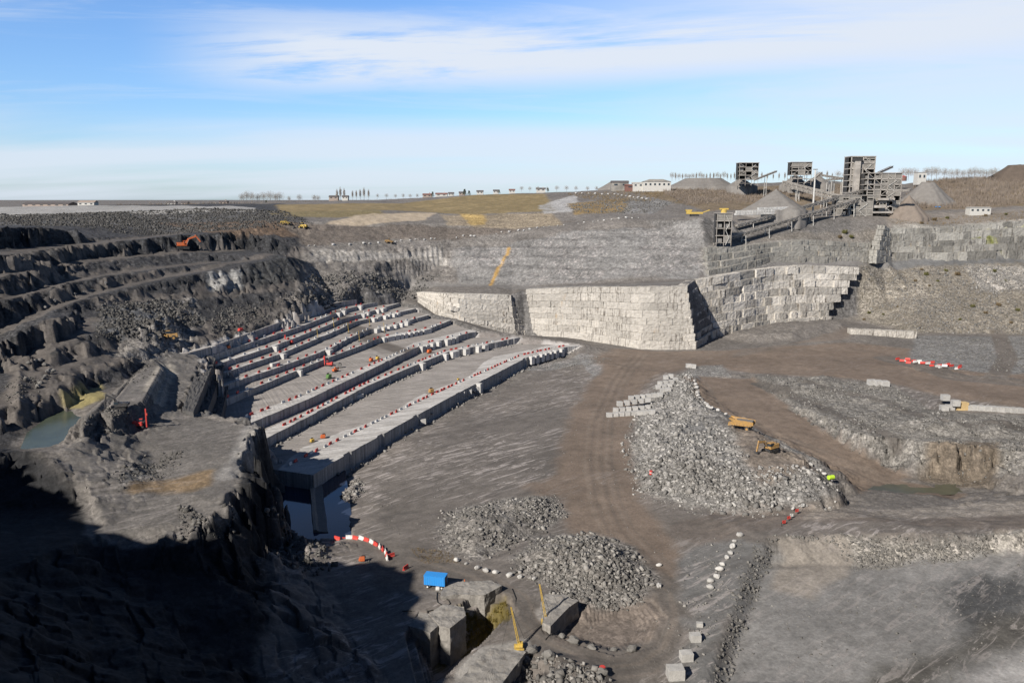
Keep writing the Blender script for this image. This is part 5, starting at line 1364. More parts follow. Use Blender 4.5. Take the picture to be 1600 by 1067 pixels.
saw_machine(tuple(P(376, 519, -62.5)), R(60), 1.2, M_RED, 'red wire saw beside the dark stones of the highest bench')
saw_machine(gp(566, 877), R(10), 0.75, M_ORG, 'small orange machine at the edge of the big shadow')

# blue trailer
p = gp(681, 917); e = empty('trailer', p, R(-12), 'bright blue box trailer on the near quarry road', 'trailer')
mb = MB(); mb.box((0, 0, 2.0), (5.0, 2.3, 2.2)); tb = part(mb, 'body', M_BLUE, e, 0.05)
mb = MB()
for i in range(9): mb.box((-2.2 + i * 0.55, -1.17, 2.0), (0.07, 0.05, 2.1))
part(mb, 'side_rib', M_BLUE, tb)
mb = MB(); mb.box((2.53, -0.1, 1.95), (0.06, 1.4, 1.8)); part(mb, 'door', M_DSTEEL, tb)
mb = MB(); mb.box((0, 0, 3.14), (5.1, 2.4, 0.1)); part(mb, 'roof', M_BLUE, tb)
mb = MB(); mb.box((0, 0, 0.8), (4.8, 1.6, 0.2)); mb.beam((2.4, 0, 0.8), (3.9, 0, 0.5), 0.2); part(mb, 'chassis', M_DSTEEL, e)
for x in (-1.7, 1.7):
    for y in (-0.9, 0.9): wheel(e, x, y, 0.42, 0.3, M_WHITE)
for (u, v, lab) in ((669, 917, 'white concrete block under the left end of the blue trailer'), (684, 921, 'white concrete block under the right end of the blue trailer')):
    q = gp(u, v); mb = MB(); mb.box((0, 0, 0.35), (0.9, 0.7, 0.7)); o = mb.build('concrete_block', M_WHITE, bevel=0.06); o.location = q; tag(o, lab, 'concrete block')

# yellow cable masts
def mast(u, v, h, lean, label, grp=None, big=True):
    z0 = gp(u, v); e = empty('cable_mast', z0, 0, label, 'mast', grp)
    r = 0.55 if big else 0.16
    top = Vector((lean[0], lean[1], h))
    mb = MB()
    if big:
        c0 = [Vector((x * 0.22, y * 0.22, 0.8)) for x, y in ((-1, -1), (1, -1), (1, 1), (-1, 1))]
        for i in range(4):
            mb.beam(c0[i], top + Vector((c0[i].x * 0.4, c0[i].y * 0.4, 0)), 0.09)
        n = 14
        for k in range(n):
            for i in range(4):
                a_ = c0[i] + (top + Vector((c0[i].x * 0.4, c0[i].y * 0.4, 0)) - c0[i]) * (k / n); j = (i + 1) % 4; b_ = c0[j] + (top + Vector((c0[j].x * 0.4, c0[j].y * 0.4, 0)) - c0[j]) * ((k + 1) / n)
                mb.beam(a_, b_, 0.05)
    else: mb.cyl((0, 0, 0), top, 0.13, 0.08, 8)
    part(mb, 'pole', M_YEL, e)
    mb = MB()
    if big: mb.box((0, 0, 0.25), (2.0, 2.0, 0.3)); mb.box((0.2, 0, 0.8), (1.1, 1.1, 0.9)); mb.cyl((-0.7, -0.6, 0.7), (0.7, -0.6, 0.7), 0.35)
    else: mb.box((0, 0, 0.25), (1.4, 1.4, 0.5))
    part(mb, 'base', M_YEL if big else M_DSTEEL, e)
    if big:
        mb = MB()
        for q in ((-3.5, 0.5), (1.2, 3.2)): mb.beam(top, (q[0], q[1], 0.0), 0.05)
        part(mb, 'guy_cable', M_CABLE, e)
    return e
mast(811, 1012, 8.6, (-1.6, 0.6, 0), 'yellow lattice mast leaning left at the edge of the bottom slab')
mast(853, 972, 8.6, (-1.4, 0.4, 0), 'yellow lattice mast leaning left on the slab by the round pit')
for i, (u, v, k) in enumerate(((522,512,7),(545,521,6),(562,534,5),(578,510,6),(601,520,5),(497,530,6))):
    mast(u, v, 6.0, (-0.5, 0.2, 0), 'slim yellow mast standing on a weighted base where the ramp crosses the stepped benches', 'slim masts along the bench ramp', False)
# lime tank, red bits, flag line, hoses
q = gp(1298, 751); e = empty('water_tank', q, R(20), 'lime green tank trailer at the edge of the sunken road', 'tank')
mb = MB(); mb.cyl((-1.1, 0, 1.2), (1.1, 0, 1.2), 0.75, n=14); part(mb, 'tank', M_LIME, e, 0.1)
mb = MB(); mb.box((0.2, 0, 0.45), (3.2, 1.1, 0.15)); mb.beam((1.6, 0, 0.45), (2.8, 0, 0.3), 0.12); part(mb, 'frame', M_DSTEEL, e)
for y in (-0.65, 0.65): wheel(e, -0.2, y, 0.4, 0.2, M_WHITE)
q = gp(1017, 741); e = empty('marker_drum', q, 0, 'red marker drum at the left foot of the central rubble mound', 'drum')
mb = MB(); mb.cyl((0, 0, 0), (0, 0, 1.3), 0.55); part(mb, 'drum', M_RED, e); mb = MB(); mb.cyl((0, 0, 0.6), (0, 0, 0.85), 0.57); part(mb, 'stripe', M_WHITE, e)
q = gp(941, 1049); e = empty('marker_drum', q, 0, 'red marker drum between boulders at the outer edge of the road loop', 'drum')
mb = MB(); mb.cyl((0, 0, 0), (0, 0, 1.1), 0.6); part(mb, 'drum', M_RED, e); mb = MB(); mb.cyl((0, 0, 1.1), (0, 0, 1.16), 0.5); part(mb, 'lid', M_RED, e)
q = gp(726, 911); e = empty('traffic_cone', q, 0, 'orange cone standing to the right of the blue trailer', 'cone')
mb = MB(); mb.cyl((0, 0, 0.05), (0, 0, 1.0), 0.3, 0.05); part(mb, 'cone', M_ORG, e); mb = MB(); mb.box((0, 0, 0.04), (0.8, 0.8, 0.08)); part(mb, 'base', M_BLK, e)
ends = [gp(1221, 822), gp(1257, 790)]
e = empty('flag_line', ends[0], 0, 'thin cable with red and white panels crossing the right floor', 'flag line')
A_ = Vector((0, 0, 1.0)); B_ = Vector(ends[1]) - Vector(ends[0]) + Vector((0, 0, 1.0))
mb = MB(); mb.beam(A_, B_, 0.06); mb.beam((0, 0, 0), A_, 0.12); mb.beam(B_ - Vector((0, 0, 1)), B_, 0.12); part(mb, 'cable', M_CABLE, e)
for i, t in enumerate((0.1, 0.3, 0.42, 0.65, 0.92)):
    c_ = A_ + (B_ - A_) * t; mb = MB(); mb.box(tuple(c_ + Vector((0, 0, -0.3))), (1.1, 0.08, 0.9), 0.3); part(mb, 'panel', (M_RED, M_RED, M_WHITE, M_RED, M_WHITE)[i], e)
def hose(px, label, r=0.09):
    pts = chain(px, 1.5); mb = MB()
    pts = [Vector((q[0], q[1], gz(q[0], q[1]) + r + 0.05)) for q in pts]
    for a_, b_ in zip(pts, pts[1:]): mb.cyl(a_, b_, r, n=6)
    o = mb.build('hose', M_CABLE); tag(o, label, 'hose')
hose([(628,955),(660,958),(695,952),(705,942),(690,930),(683,925),(682,940),(694,948),(712,946)], 'black hose looping over the slab below the blue trailer')
hose([(800,920),(806,935),(806,955),(790,962),(760,975)], 'black hose curving down the right side of the weedy cut')
hose([(860,972),(875,985),(852,1000)], 'black cable running off the foot of the right yellow mast')
hose([(868,920),(880,935),(858,962)], 'black hose arching over the slab by the round pit')

# ------------------------------------------------------------------ crushing plant on the right rim
def Pw(u, v, Y): return Vector(P(u, v, Y))
def steel_tower(name, label, u0, u1, vt, vb, Y, depth, nf, nb, cat='tower', clad=0.62, hollow=0.0, seed=1, dark=0.3, skew=0.0):
    r_ = random.Random(seed)
    a_ = Pw(u0, vt, Y); b_ = Pw(u1, vb, Y); w = b_.x - a_.x; h = a_.z - b_.z
    e = empty(name, (a_.x, Y, b_.z), 0, label, cat)
    mb = MB()
    xs = [w * i / nb for i in range(nb + 1)]; zs = [h * i / nf for i in range(nf + 1)]; cs = max(0.35, h * 0.014)
    for y in (0, depth):
        for x in xs: mb.beam((x, y, -2), (x, y, h), cs)
        for z in zs[1:]: mb.beam((0, y, z), (w, y, z), cs, cs * 1.3)
    for z in zs[1:]:
        for x in xs: mb.beam((x, 0, z), (x, depth, z), cs)
    for k in range(nf):
        for i in range(nb):
            if r_.random() < 0.35: mb.beam((xs[i], -0.05, zs[k]), (xs[i + 1], -0.05, zs[k + 1]), cs * 0.6) if r_.random() < .5 else mb.beam((xs[i + 1], -0.05, zs[k]), (xs[i], -0.05, zs[k + 1]), cs * 0.6)
    part(mb, 'frame', M_CONC, e)
    kb = int(nf * hollow)
    for k in range(kb, nf):
        for i in range(nb):
            if r_.random() < clad:
                mb = MB()
                n = 5
                for q in range(n):
                    if r_.random() < 0.85: mb.box(((xs[i] + xs[i + 1]) / 2, 0.12, zs[k] + (q + 0.5) * h / nf / n), (w / nb * 0.98, 0.12, h / nf / n * 0.8), tone=1)
                if mb.v: part(mb, 'louvre_panel', M_CLAD, e)
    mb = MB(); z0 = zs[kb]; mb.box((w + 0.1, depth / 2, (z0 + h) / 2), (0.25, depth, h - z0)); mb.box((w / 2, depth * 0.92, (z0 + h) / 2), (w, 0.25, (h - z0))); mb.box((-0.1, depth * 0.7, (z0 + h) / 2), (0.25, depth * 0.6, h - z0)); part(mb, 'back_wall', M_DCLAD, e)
    mb = MB(); mb.box((w / 2, depth / 2, h + 0.3), (w + 1.2, depth + 1.2, 0.5)); part(mb, 'roof', M_CONC, e)
    mb = MB()
    for k in range(nf):          # floors and machines inside
        mb.box((w / 2, depth / 2, zs[k] + 0.1), (w * 0.96, depth * 0.9, 0.25))
    part(mb, 'floor', M_CLAD, e)
    for k in range(max(0, kb - 1), nf):
        for i in range(nb):
            if r_.random() < 0.55:
                mb = MB(); mb.box(((xs[i] + xs[i + 1]) / 2, depth * 0.4, zs[k] + h / nf * 0.35), (w / nb * r_.uniform(0.4, 0.8), depth * 0.4, h / nf * r_.uniform(0.4, 0.7))); part(mb, 'machinery', M_STEEL, e)
    mb = MB(); zz = -1.5; s_ = 1
    while zz < h - h / nf:
        x0 = w * 0.72; mb.beam((x0 - s_ * w * 0.12, -0.5, zz), (x0 + s_ * w * 0.12, -0.5, zz + h / nf), 0.5, 0.25); zz += h / nf; s_ = -s_
    part(mb, 'stairs', M_PALESTEEL, e)
    return e, w, h
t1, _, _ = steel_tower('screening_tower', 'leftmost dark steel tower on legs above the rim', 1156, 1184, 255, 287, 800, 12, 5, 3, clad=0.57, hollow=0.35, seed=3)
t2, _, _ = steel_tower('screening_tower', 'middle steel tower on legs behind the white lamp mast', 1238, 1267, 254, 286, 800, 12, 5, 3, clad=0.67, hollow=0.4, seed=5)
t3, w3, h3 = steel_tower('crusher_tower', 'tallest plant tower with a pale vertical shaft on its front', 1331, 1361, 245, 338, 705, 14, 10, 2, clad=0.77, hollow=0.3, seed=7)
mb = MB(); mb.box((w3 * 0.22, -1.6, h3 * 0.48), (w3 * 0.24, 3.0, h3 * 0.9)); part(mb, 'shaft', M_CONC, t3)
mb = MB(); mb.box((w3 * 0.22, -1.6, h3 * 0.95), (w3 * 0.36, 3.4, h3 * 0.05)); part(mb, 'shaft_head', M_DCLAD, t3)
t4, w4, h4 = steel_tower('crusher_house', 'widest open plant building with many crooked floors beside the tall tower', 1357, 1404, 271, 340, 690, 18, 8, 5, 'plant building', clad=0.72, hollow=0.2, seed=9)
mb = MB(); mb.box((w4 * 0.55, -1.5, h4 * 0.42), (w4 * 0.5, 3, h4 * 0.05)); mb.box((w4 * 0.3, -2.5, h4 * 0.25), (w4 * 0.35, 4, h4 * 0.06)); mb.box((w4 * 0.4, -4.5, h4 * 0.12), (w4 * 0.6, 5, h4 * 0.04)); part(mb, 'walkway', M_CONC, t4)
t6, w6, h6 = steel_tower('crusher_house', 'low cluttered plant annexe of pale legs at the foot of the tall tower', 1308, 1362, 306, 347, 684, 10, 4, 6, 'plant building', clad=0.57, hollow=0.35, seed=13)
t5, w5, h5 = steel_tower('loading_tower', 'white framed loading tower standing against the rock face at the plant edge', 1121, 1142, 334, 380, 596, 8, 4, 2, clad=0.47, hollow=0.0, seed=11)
mb = MB(); mb.cyl((w5 * 0.5, 3, h5), (w5 * 0.5, 3, h5 + 3), 2.2); mb.box((w5 * 0.5, 3, h5 + 3.4), (6, 3, 1.0)); part(mb, 'hopper', M_YEL, t5)
def conveyor(label, a, b, w, h, nleg, legs_to=None, roof=False):
    A_, B_ = Pw(*a), Pw(*b); e = empty('conveyor', tuple(A_), 0, label, 'conveyor'); D = B_ - A_; L = D.length; d = D.normalized(); s_ = d.cross(Vector((0, 0, 1))).normalized() * w / 2; up = Vector((0, 0, h))
    mb = MB(); mb.beam((0, 0, 0), D, w, 0.3); part(mb, 'belt', M_DSTEEL, e)
    mb = MB(); n = int(L / 3.5)
    for sg in (-1, 1):
        o_ = s_ * sg
        mb.beam(o_, D + o_, 0.3); mb.beam(o_ + up, D + o_ + up, 0.3)
        for i in range(n):
            mb.beam(o_ + D * (i / n), o_ + D * (i / n) + up, 0.15); mb.beam(o_ + D * (i / n) + (up if i % 2 else Vector()), o_ + D * ((i + 1) / n) + (Vector() if i % 2 else up), 0.15)
    part(mb, 'truss', M_CONC, e)
    mb = MB(); mb.beam(up * 0.55 + s_ * 0.1, D + up * 0.55 + s_ * 0.1, w * 0.75, h * 0.5); part(mb, 'cover', M_CLAD, e)
    for i in range(nleg):
        t = (i + 0.6) / (nleg + 0.2); q = D * t; wq = A_ + q; g0 = gz(wq.x, wq.y) - 1 - A_.z
        if g0 > q.z - 1: continue
        mb = MB()
        for sg in (-1, 1): mb.beam(q + s_ * sg, Vector((q.x, q.y, g0)) + s_ * sg * 1.4, 0.35)
        mb.beam(Vector((q.x, q.y, (g0 + q.z) / 2)) - s_ * 1.2, Vector((q.x, q.y, (g0 + q.z) / 2)) + s_ * 1.2, 0.25); part(mb, 'support_leg', M_PALESTEEL, e)
    return e
conveyor('upper long conveyor climbing from the plant edge to the tall tower', (1150,356,628), (1345,301,700), 3.2, 2.6, 5)
conveyor('lower long conveyor climbing from the loading tower to the plant', (1140,374,606), (1350,312,690), 3.4, 2.6, 6)
conveyor('conveyor sloping down behind the white lamp mast, upper of two', (1224,286,790), (1312,309,715), 2.6, 2.2, 2)
conveyor('conveyor sloping down behind the white lamp mast, lower of two', (1226,291,785), (1310,315,712), 2.2, 1.8, 2)
conveyor('short conveyor boom rising right of the leftmost tower', (1180,282,790), (1213,269,800), 2.4, 1.4, 1)
conveyor('short conveyor boom rising right of the middle tower', (1268,284,790), (1283,271,800), 2.0, 1.4, 0)
conveyor('thin conveyor between the middle tower and the tall tower', (1282,275,800), (1331,283,720), 2.0, 1.5, 2)
conveyor('pale conveyor running level into the tall tower', (1292,283,780), (1330,279,715), 2.2, 1.6, 2)
conveyor('dark boom rising against the sky behind the widest plant building', (1372,272,740), (1394,262,760), 2.0, 1.6, 0)
conveyor('discharge conveyor above the right stockpile', (1385,303,680), (1422,298,668), 2.4, 1.4, 0)
# lamp mast
q = Pw(1270, 331, 672); e = empty('lamp_mast', tuple(q), 0, 'tall white lamp mast in front of the middle tower', 'lamp mast')
h_ = Pw(1270, 265, 672).z - q.z; mb = MB(); mb.cyl((0, 0, -2), (0, 0, h_), 0.85, 0.5, 10); part(mb, 'pole', M_PALESTEEL, e); mb = MB(); mb.box((0, 0, h_), (3.5, 1.2, 0.7)); part(mb, 'lamp_head', M_STEEL, e)
# deck parapet and block bin at the plant edge
a_, b_ = Pw(1150, 333, 640), Pw(1246, 330, 655)
mb = MB(); d = b_ - a_
for r_i in range(3):
    n = 22
    for i in range(n):
        if r_i == 2 and (i < 8): continue
        c_ = a_ + d * ((i + (0.5 if r_i % 2 else 0.1)) / n); mb.box((c_.x, c_.y, c_.z - 1 + r_i * 1.9), (d.length / n * 0.94, 2.4, 1.8), math.atan2(d.y, d.x), tone=rng.uniform(0.8, 1.1))
o = mb.build('retaining_wall', M_BLOCK, bevel=0.1); tag(o, 'low wall of stacked pale blocks holding the left stockpile at the plant edge', 'wall')
a_, b_ = Pw(1150, 336, 630), Pw(1205, 332, 640)
e = empty('railing', tuple(a_), 0, 'white railing on the deck beside the loading tower', 'railing'); d = b_ - a_; mb = MB()
for i in range(14): mb.beam(d * (i / 13), d * (i / 13) + Vector((0, 0, 2.6)), 0.3)
part(mb, 'post', M_PALESTEEL, e); mb = MB(); mb.beam((0, 0, 2.6), d + Vector((0, 0, 2.6)), 0.3); mb.beam((0, 0, 1.3), d + Vector((0, 0, 1.3)), 0.25); part(mb, 'rail', M_PALESTEEL, e)
# yellow mobile crusher left of loading tower
q = Pw(1085, 336, 655); e = empty('mobile_crusher', (q.x, q.y, gz(q.x, q.y)), 0, 'long yellow mobile crusher on the rim left of the loading tower', 'crusher')
mb = MB(); mb.box((0, 0, 2.6), (13, 3, 1.6)); mb.add([(-6.5, -1.5, 3.4), (-3, -1.5, 3.4), (-2, -1.5, 5.2), (-7.5, -1.5, 5.2), (-6.5, 1.5, 3.4), (-3, 1.5, 3.4), (-2, 1.5, 5.2), (-7.5, 1.5, 5.2)], [(0,1,2,3),(7,6,5,4),(0,3,7,4),(1,5,6,2),(3,2,6,7)]); part(mb, 'body', M_YEL, e, 0.1)
for y in (-1.5, 1.5): track(e, y, 7, 0.8, 1.6)
mb = MB(); mb.beam((5, 0, 2.4), (12, 0, 5), 1.4, 0.6); part(mb, 'belt_arm', M_YEL, e)
# stockpiles
def cone(name, label, u, vt, vb, Y, halfw, seed, mat=None, cat='stockpile', grp=None, flat=0.0):
    ap = Pw(u, vt, Y); bz = Pw(u, vb, Y).z; r_ = np.random.default_rng(seed); h = ap.z - bz; Rr = halfw * Y / F; rings, seg = 26, 72; V = []; 
    for i in range(rings + 1):
        t = i / rings
        for j in range(seg):
            a = 2 * math.pi * j / seg; px, py = math.cos(a), math.sin(a)
            nz = float(fbm(np.array([px * 3 + seed]), np.array([py * 3]), 1.0, 3, seed)[0])
            rad = Rr * t * (1 + 0.22 * nz * t); zz = h * (1 - max(0.0, (t - flat) / (1 - flat)) ** 0.92) - (14 if i == rings else 0)
            zz += 0.03 * h * float(fbm(np.array([px * rad]), np.array([py * rad]), 4.0, 3, seed + 5)[0]) * (1 if i else 0)
            V.append((ap.x + rad * px, ap.y + rad * py, bz + zz))
    Fq = [(i * seg + j, i * seg + (j + 1) % seg, (i + 1) * seg + (j + 1) % seg, (i + 1) * seg + j) for i in range(rings) for j in range(seg)]
    mb = MB(); mb.add(V, Fq); o = mb.build(name, mat or M_GRAVEL, smooth=True); return tag(o, label, cat, grp)
cone('stockpile', 'grey gravel cone between the loading tower and the lamp mast', 1213, 295, 330, 672, 50, 1)
cone('stockpile', 'brown gravel cone right of the widest plant building', 1421, 305, 341, 690, 34, 2, stone_mat('brown_gravel', (0.17, 0.14, 0.115), 0.1, nz=0.3))
cone('stockpile', 'small grey cone under the middle tower', 1243, 272, 290, 830, 22, 3)
cone('stockpile', 'small grey cone right of the middle tower', 1278, 272, 290, 835, 24, 4)
cone('stockpile', 'small grey cone under the leftmost tower', 1158, 277, 292, 830, 24, 5)
cone('stockpile', 'long grey gravel heap right of the white building', 1100, 279, 294, 880, 55, 6, flat=0.5)
cone('stockpile', 'grey heap left of the white building', 960, 283, 296, 900, 24, 7, flat=0.2)
cone('spoil_heap', 'dark spoil heap on the skyline at the far right', 1592, 258, 285, 880, 46, 8, stone_mat('spoil', (0.09, 0.07, 0.055), 0.1, nz=0.2), 'spoil heap', flat=0.3)
cone('spoil_heap', 'low brown mound in the thicket right of the plant', 1450, 285, 322, 770, 45, 9, M_GRAVEL, 'spoil heap', flat=0.2)

# ------------------------------------------------------------------ buildings on the skyline
def house(label, u, vb, Y, w, d_, h, rh, wallm, roofm, nwin=4, rz=0.0, hip=False, chim=False, name='house', cat='house', grp=None):
    q = Pw(u, vb, Y); e = empty(name, (q.x, q.y, q.z), rz, label, cat, grp)
    mb = MB(); mb.box((0, 0, h / 2 - 2), (w, d_, h + 4)); part(mb, 'wall', wallm, e)
    o_ = 0.5; hx, hy = w / 2 + o_, d_ / 2 + o_; rx_ = hx - (hy if hip else 0)
    mb = MB(); mb.add([(-hx, -hy, h), (hx, -hy, h), (hx, hy, h), (-hx, hy, h), (-rx_, 0, h + rh), (rx_, 0, h + rh)], [(0,1,5,4),(2,3,4,5),(0,4,3),(1,2,5),(3,2,1,0)]); rf = part(mb, 'roof', roofm, e)
    if chim: mb = MB(); mb.box((w * 0.25, 0, h + rh), (1, 1, 2.4)); part(mb, 'chimney', wallm, rf)
    for i in range(nwin):
        mb = MB(); mb.box((-w / 2 + w * (i + 0.5) / nwin, -d_ / 2 - 0.03, h * 0.55), (w / nwin * 0.4, 0.12, h * 0.35)); part(mb, 'window', M_GLASS, e)
    return e
wb = house('white building with shallow hipped roof above the rim left of the stockpiles', 1025, 293.5, 845, 28, 14, 6.0, 2.6, M_HWHITE, M_CLAD, 6, hip=True, name='office_building', cat='building')
house('low white annexe left of the white building', 1000, 293.5, 848, 16, 10, 4.5, 1.2, M_HWHITE, M_HWHITE, 3, name='annexe', cat='building')
house('dark red shed beside the white building', 984, 295, 850, 10, 8, 3, 1.5, M_RROOF, M_RROOF, 1, name='shed', cat='shed')
house('grey open shed with dark roof left of the white building', 968, 293, 870, 18, 10, 5, 2, M_CLAD, M_ROOF, 2, name='shed', cat='shed')
house('long dark roofed barn on the left skyline', 79, 322.5, 900, 50, 20, 2.5, 2.2, M_BRICK, M_ROOF, 6, name='barn', cat='barn')
house('pale house right of the long dark barn', 138, 321.5, 900, 18, 10, 3.5, 2, M_HWHITE, M_BRICK, 3)
for u, vb, w, wm_, rm, lab in ((270,320.5,12,M_HWHITE,M_ROOF,'small white house among bushes on the left skyline'), (290,320.5,9,M_BRICK,M_ROOF,'small brick house right of the small white skyline house'), (350,319,12,M_BRICK,M_ROOF,'brown house at the foot of the left bare trees'),
    (668,308,14,M_BRICK,M_RROOF,'red roofed house beside the dark firs in the middle of the skyline'), (690,307,18,M_HWHITE,M_RROOF,'white house with red roof in the middle of the skyline'), (705,306,8,M_HWHITE,M_ROOF,'small white house with grey roof right of the red roofed ones'),
    (722,305,9,M_BRICK,M_ROOF,'brick house left of the tall dark fir'), (750,303,10,M_HWHITE,M_ROOF,'white house just right of the tall dark fir'), (775,302,8,M_HWHITE,M_ROOF,'narrow white house on the slope of the straw field'), (800,301,9,M_HWHITE,M_RROOF,'white house with red roof behind the straw field'), (845,299,14,M_HWHITE,M_ROOF,'wide white house before the bare scrub'), (522,311,14,M_BRICK,M_ROOF,'dark low house at the right of the bare poplars'), (540,311,9,M_HWHITE,M_ROOF,'tiny white house near the bare poplars')):
    house(lab, u, vb, 960, w * 0.75, 7, 2.4, 1.7, wm_, rm, 2, chim=w > 11)
house('pale square silo house on the right skyline among bare trees', 1437, 283, 860, 9, 9, 8.5, 0.6, M_HWHITE, M_HWHITE, 2, name='silo_house', cat='building')
house('small white cabin on the plain above the far right wall', 1528, 333, 700, 18, 7, 4.5, 0.6, M_HWHITE, M_HWHITE, 4, name='cabin', cat='cabin')
q = Pw(1465, 325, 735); e = empty('parked_car', (q.x, q.y, gz(q.x, q.y)), 0.1, 'dark blue car parked on the plain right of the brown cone', 'car')
mb = MB(); mb.box((0, 0, 0.75), (4.4, 1.8, 0.7)); part(mb, 'body', M_BLUE, e, 0.15); mb = MB(); mb.box((-0.2, 0, 1.3), (2.4, 1.5, 0.55)); part(mb, 'window', M_GLASS, e, 0.2)
for x in (-1.4, 1.4):
    for y in (-0.85, 0.85): wheel(e, x, y, 0.35, 0.22, M_STEEL)
q = Pw(1411, 283, 850); e = empty('storage_tank', tuple(q), 0, 'red round tank right of the plant on the skyline', 'tank'); mb = MB(); mb.cyl((0, 0, 0), (0, 0, 4.5), 3.4, n=20); part(mb, 'tank', M_RROOF, e); mb = MB(); mb.cyl((0, 0, 4.5), (0, 0, 5.4), 3.5, 0.5, 20); part(mb, 'lid', M_RED, e)

# ------------------------------------------------------------------ bare trees
def tree_proto(seed, h, spread, twig_n=420, poplar=False):
    r_ = random.Random(seed); tr = MB(); cr = []
    tr.cyl((0, 0, -1), (0, 0, h * 0.7), h * 0.013, h * 0.005, 6)
    def stick(mbv, a, b, r0):
        d = (b - a); s_ = d.cross(Vector((r_.uniform(-1, 1), r_.uniform(-1, 1), 0.3)))
        if s_.length < 1e-4: return
        s_ = s_.normalized() * r0; s2 = d.cross(s_).normalized() * r0
        mbv.add([a - s_, a + s_, a + s2 * 1.2, b], [(0, 1, 3), (1, 2, 3), (2, 0, 3)])
    cm = MB()
    rx_, rz_, cz = (0.12, 0.48, 0.50) if poplar else (0.40 * spread / 0.8, 0.44, 0.52)
    for i in range(7):              # main limbs
        a = r_.uniform(0, 6.28); z0 = h * r_.uniform(0.12, 0.45); q = r_.uniform(0.5, 0.9)
        stick(cm, Vector((0, 0, z0)), Vector((math.cos(a) * rx_ * h * q, math.sin(a) * rx_ * h * q, z0 + h * r_.uniform(0.25, 0.5))), h * 0.006)
    for i in range(750):            # fine twigs filling an uneven crown
        a = r_.uniform(0, 6.28); el = math.asin(r_.uniform(-0.8, 1)); q = r_.random() ** 0.45 * (0.8 + 0.2 * math.sin(3 * a + seed))
        c_ = Vector((math.cos(a) * math.cos(el) * rx_ * h * q, math.sin(a) * math.cos(el) * rx_ * h * q, h * (cz + rz_ * math.sin(el) * q)))
        d = Vector((c_.x / (rx_ * h) * 0.7 + r_.gauss(0, 0.4), c_.y / (rx_ * h) * 0.7 + r_.gauss(0, 0.4), 1.0)).normalized()
        stick(cm, c_ - d * h * 0.03, c_ + d * h * r_.uniform(0.04, 0.09), h * 0.0032)
    e = empty('bare_tree', (0, 0, 0)); tr.build('trunk', M_BARK, e); cm.build('crown', M_TWIG, e); return e
protos = [tree_proto(1, 13, 0.8), tree_proto(2, 11, 0.9), tree_proto(3, 12, 0.7), tree_proto(4, 15, 0.35, poplar=True), tree_proto(5, 14, 0.4, poplar=True)]
usedp = set()
def put_tree(pi, x, y, z, s, label, grp):
    pr = protos[pi]
    if pi not in usedp: usedp.add(pi); o = pr
    else: o = copy_tree(pr)
    o.location = (x, y, z); o.rotation_euler = (0, 0, rng.uniform(0, 6.28)); o.scale = (s, s, s); tag(o, label, 'tree', grp); return o
def tree_row(lst, Y, vb, hpx, label, grp, kinds):
    for u in lst:
        Yy = Y * rng.uniform(0.96, 1.04); q = Pw(u, vb, Yy); pi = rng.choice(kinds); hp = (13, 11, 12, 15, 14)[pi]
        put_tree(pi, q.x, q.y, q.z - 0.5, hpx * rng.uniform(0.8, 1.1) * Yy / F / hp / (1.0 if pi > 2 else 0.92), label, grp)
tree_row([378, 386, 394, 403, 412, 422, 431, 437], 960, 317, 19, 'broad bare tree in the dense clump on the left skyline', 'broad bare trees on the left skyline', (0, 1, 2))
tree_row([452, 468, 491, 497], 960, 316, 13, 'low bare tree between the broad clump and the poplars', 'low bare trees left of the poplars', (0, 2))
tree_row([527, 532, 538, 551, 557, 563, 569, 576], 960, 311, 19, 'tall bare poplar in the double group on the skyline', 'bare poplars on the skyline', (3, 4))
tree_row([590, 604, 618, 630, 641, 652], 960, 310, 9, 'low bare bush tree between poplars and the red roofs', 'low trees before the red roofs', (1, 2))
tree_row([815, 828, 840, 855, 870, 885, 900, 918, 932], 950, 299, 9, 'small bare tree behind the straw field', 'small bare trees behind the straw field', (0, 1, 2))
tree_row([1050 + 5.4 * i for i in range(19)] + [1190, 1199, 1208, 1217, 1226], 960, 281, 13, 'slender bare tree in the long even row left of the plant', 'bare trees in the row left of the plant', (0, 3, 4))
tree_row([1276, 1284, 1292, 1300, 1309, 1318, 1326], 930, 280, 14, 'bare tree seen between the middle tower and the tall tower', 'bare trees between the towers', (0, 1, 4))
tree_row([1411, 1419, 1428, 1446, 1455, 1463, 1475, 1486, 1495, 1504, 1513, 1522, 1531, 1540, 1548, 1555], 900, 280, 20, 'bare tree on the right skyline between plant and dark heap', 'bare trees on the right skyline', (0, 1, 2))
tree_row([235, 248, 262, 300, 318, 335], 950, 321, 7, 'small bare bush tree on the far left skyline', 'small bare trees on the far left skyline', (0, 1))
for i, p_ in enumerate(protos):
    if i not in usedp:
        for ch in kids(p_): bpy.data.objects.remove(ch)
        bpy.data.objects.remove(p_)
def fir(u, vb, Y, hpx, label, grp=None):
    q = Pw(u, vb, Y); h = hpx * Y / F; e = empty('evergreen_tree', tuple(q), 0, label, 'tree', grp)
    mb = MB(); mb.cyl((0, 0, -1), (0, 0, h * 0.9), h * 0.03, 0.03, 6); part(mb, 'trunk', M_BARK, e)
    mb = MB(); r_ = random.Random(int(u))
    for _ in range(420):
        t = r_.random() ** 0.8; a = r_.uniform(0, 6.28); rr2 = h * 0.42 * (1 - t * 0.75) * r_.uniform(0.4, 1.0); c_ = Vector((rr2 * math.cos(a), rr2 * math.sin(a), h * (0.1 + 0.88 * t)))
        s_ = h * 0.07; mb.add([c_ + Vector((r_.uniform(-s_, s_), r_.uniform(-s_, s_), r_.uniform(-s_, s_))) for _ in range(3)], [(0, 1, 2)])
    part(mb, 'crown', M_FIR, e)
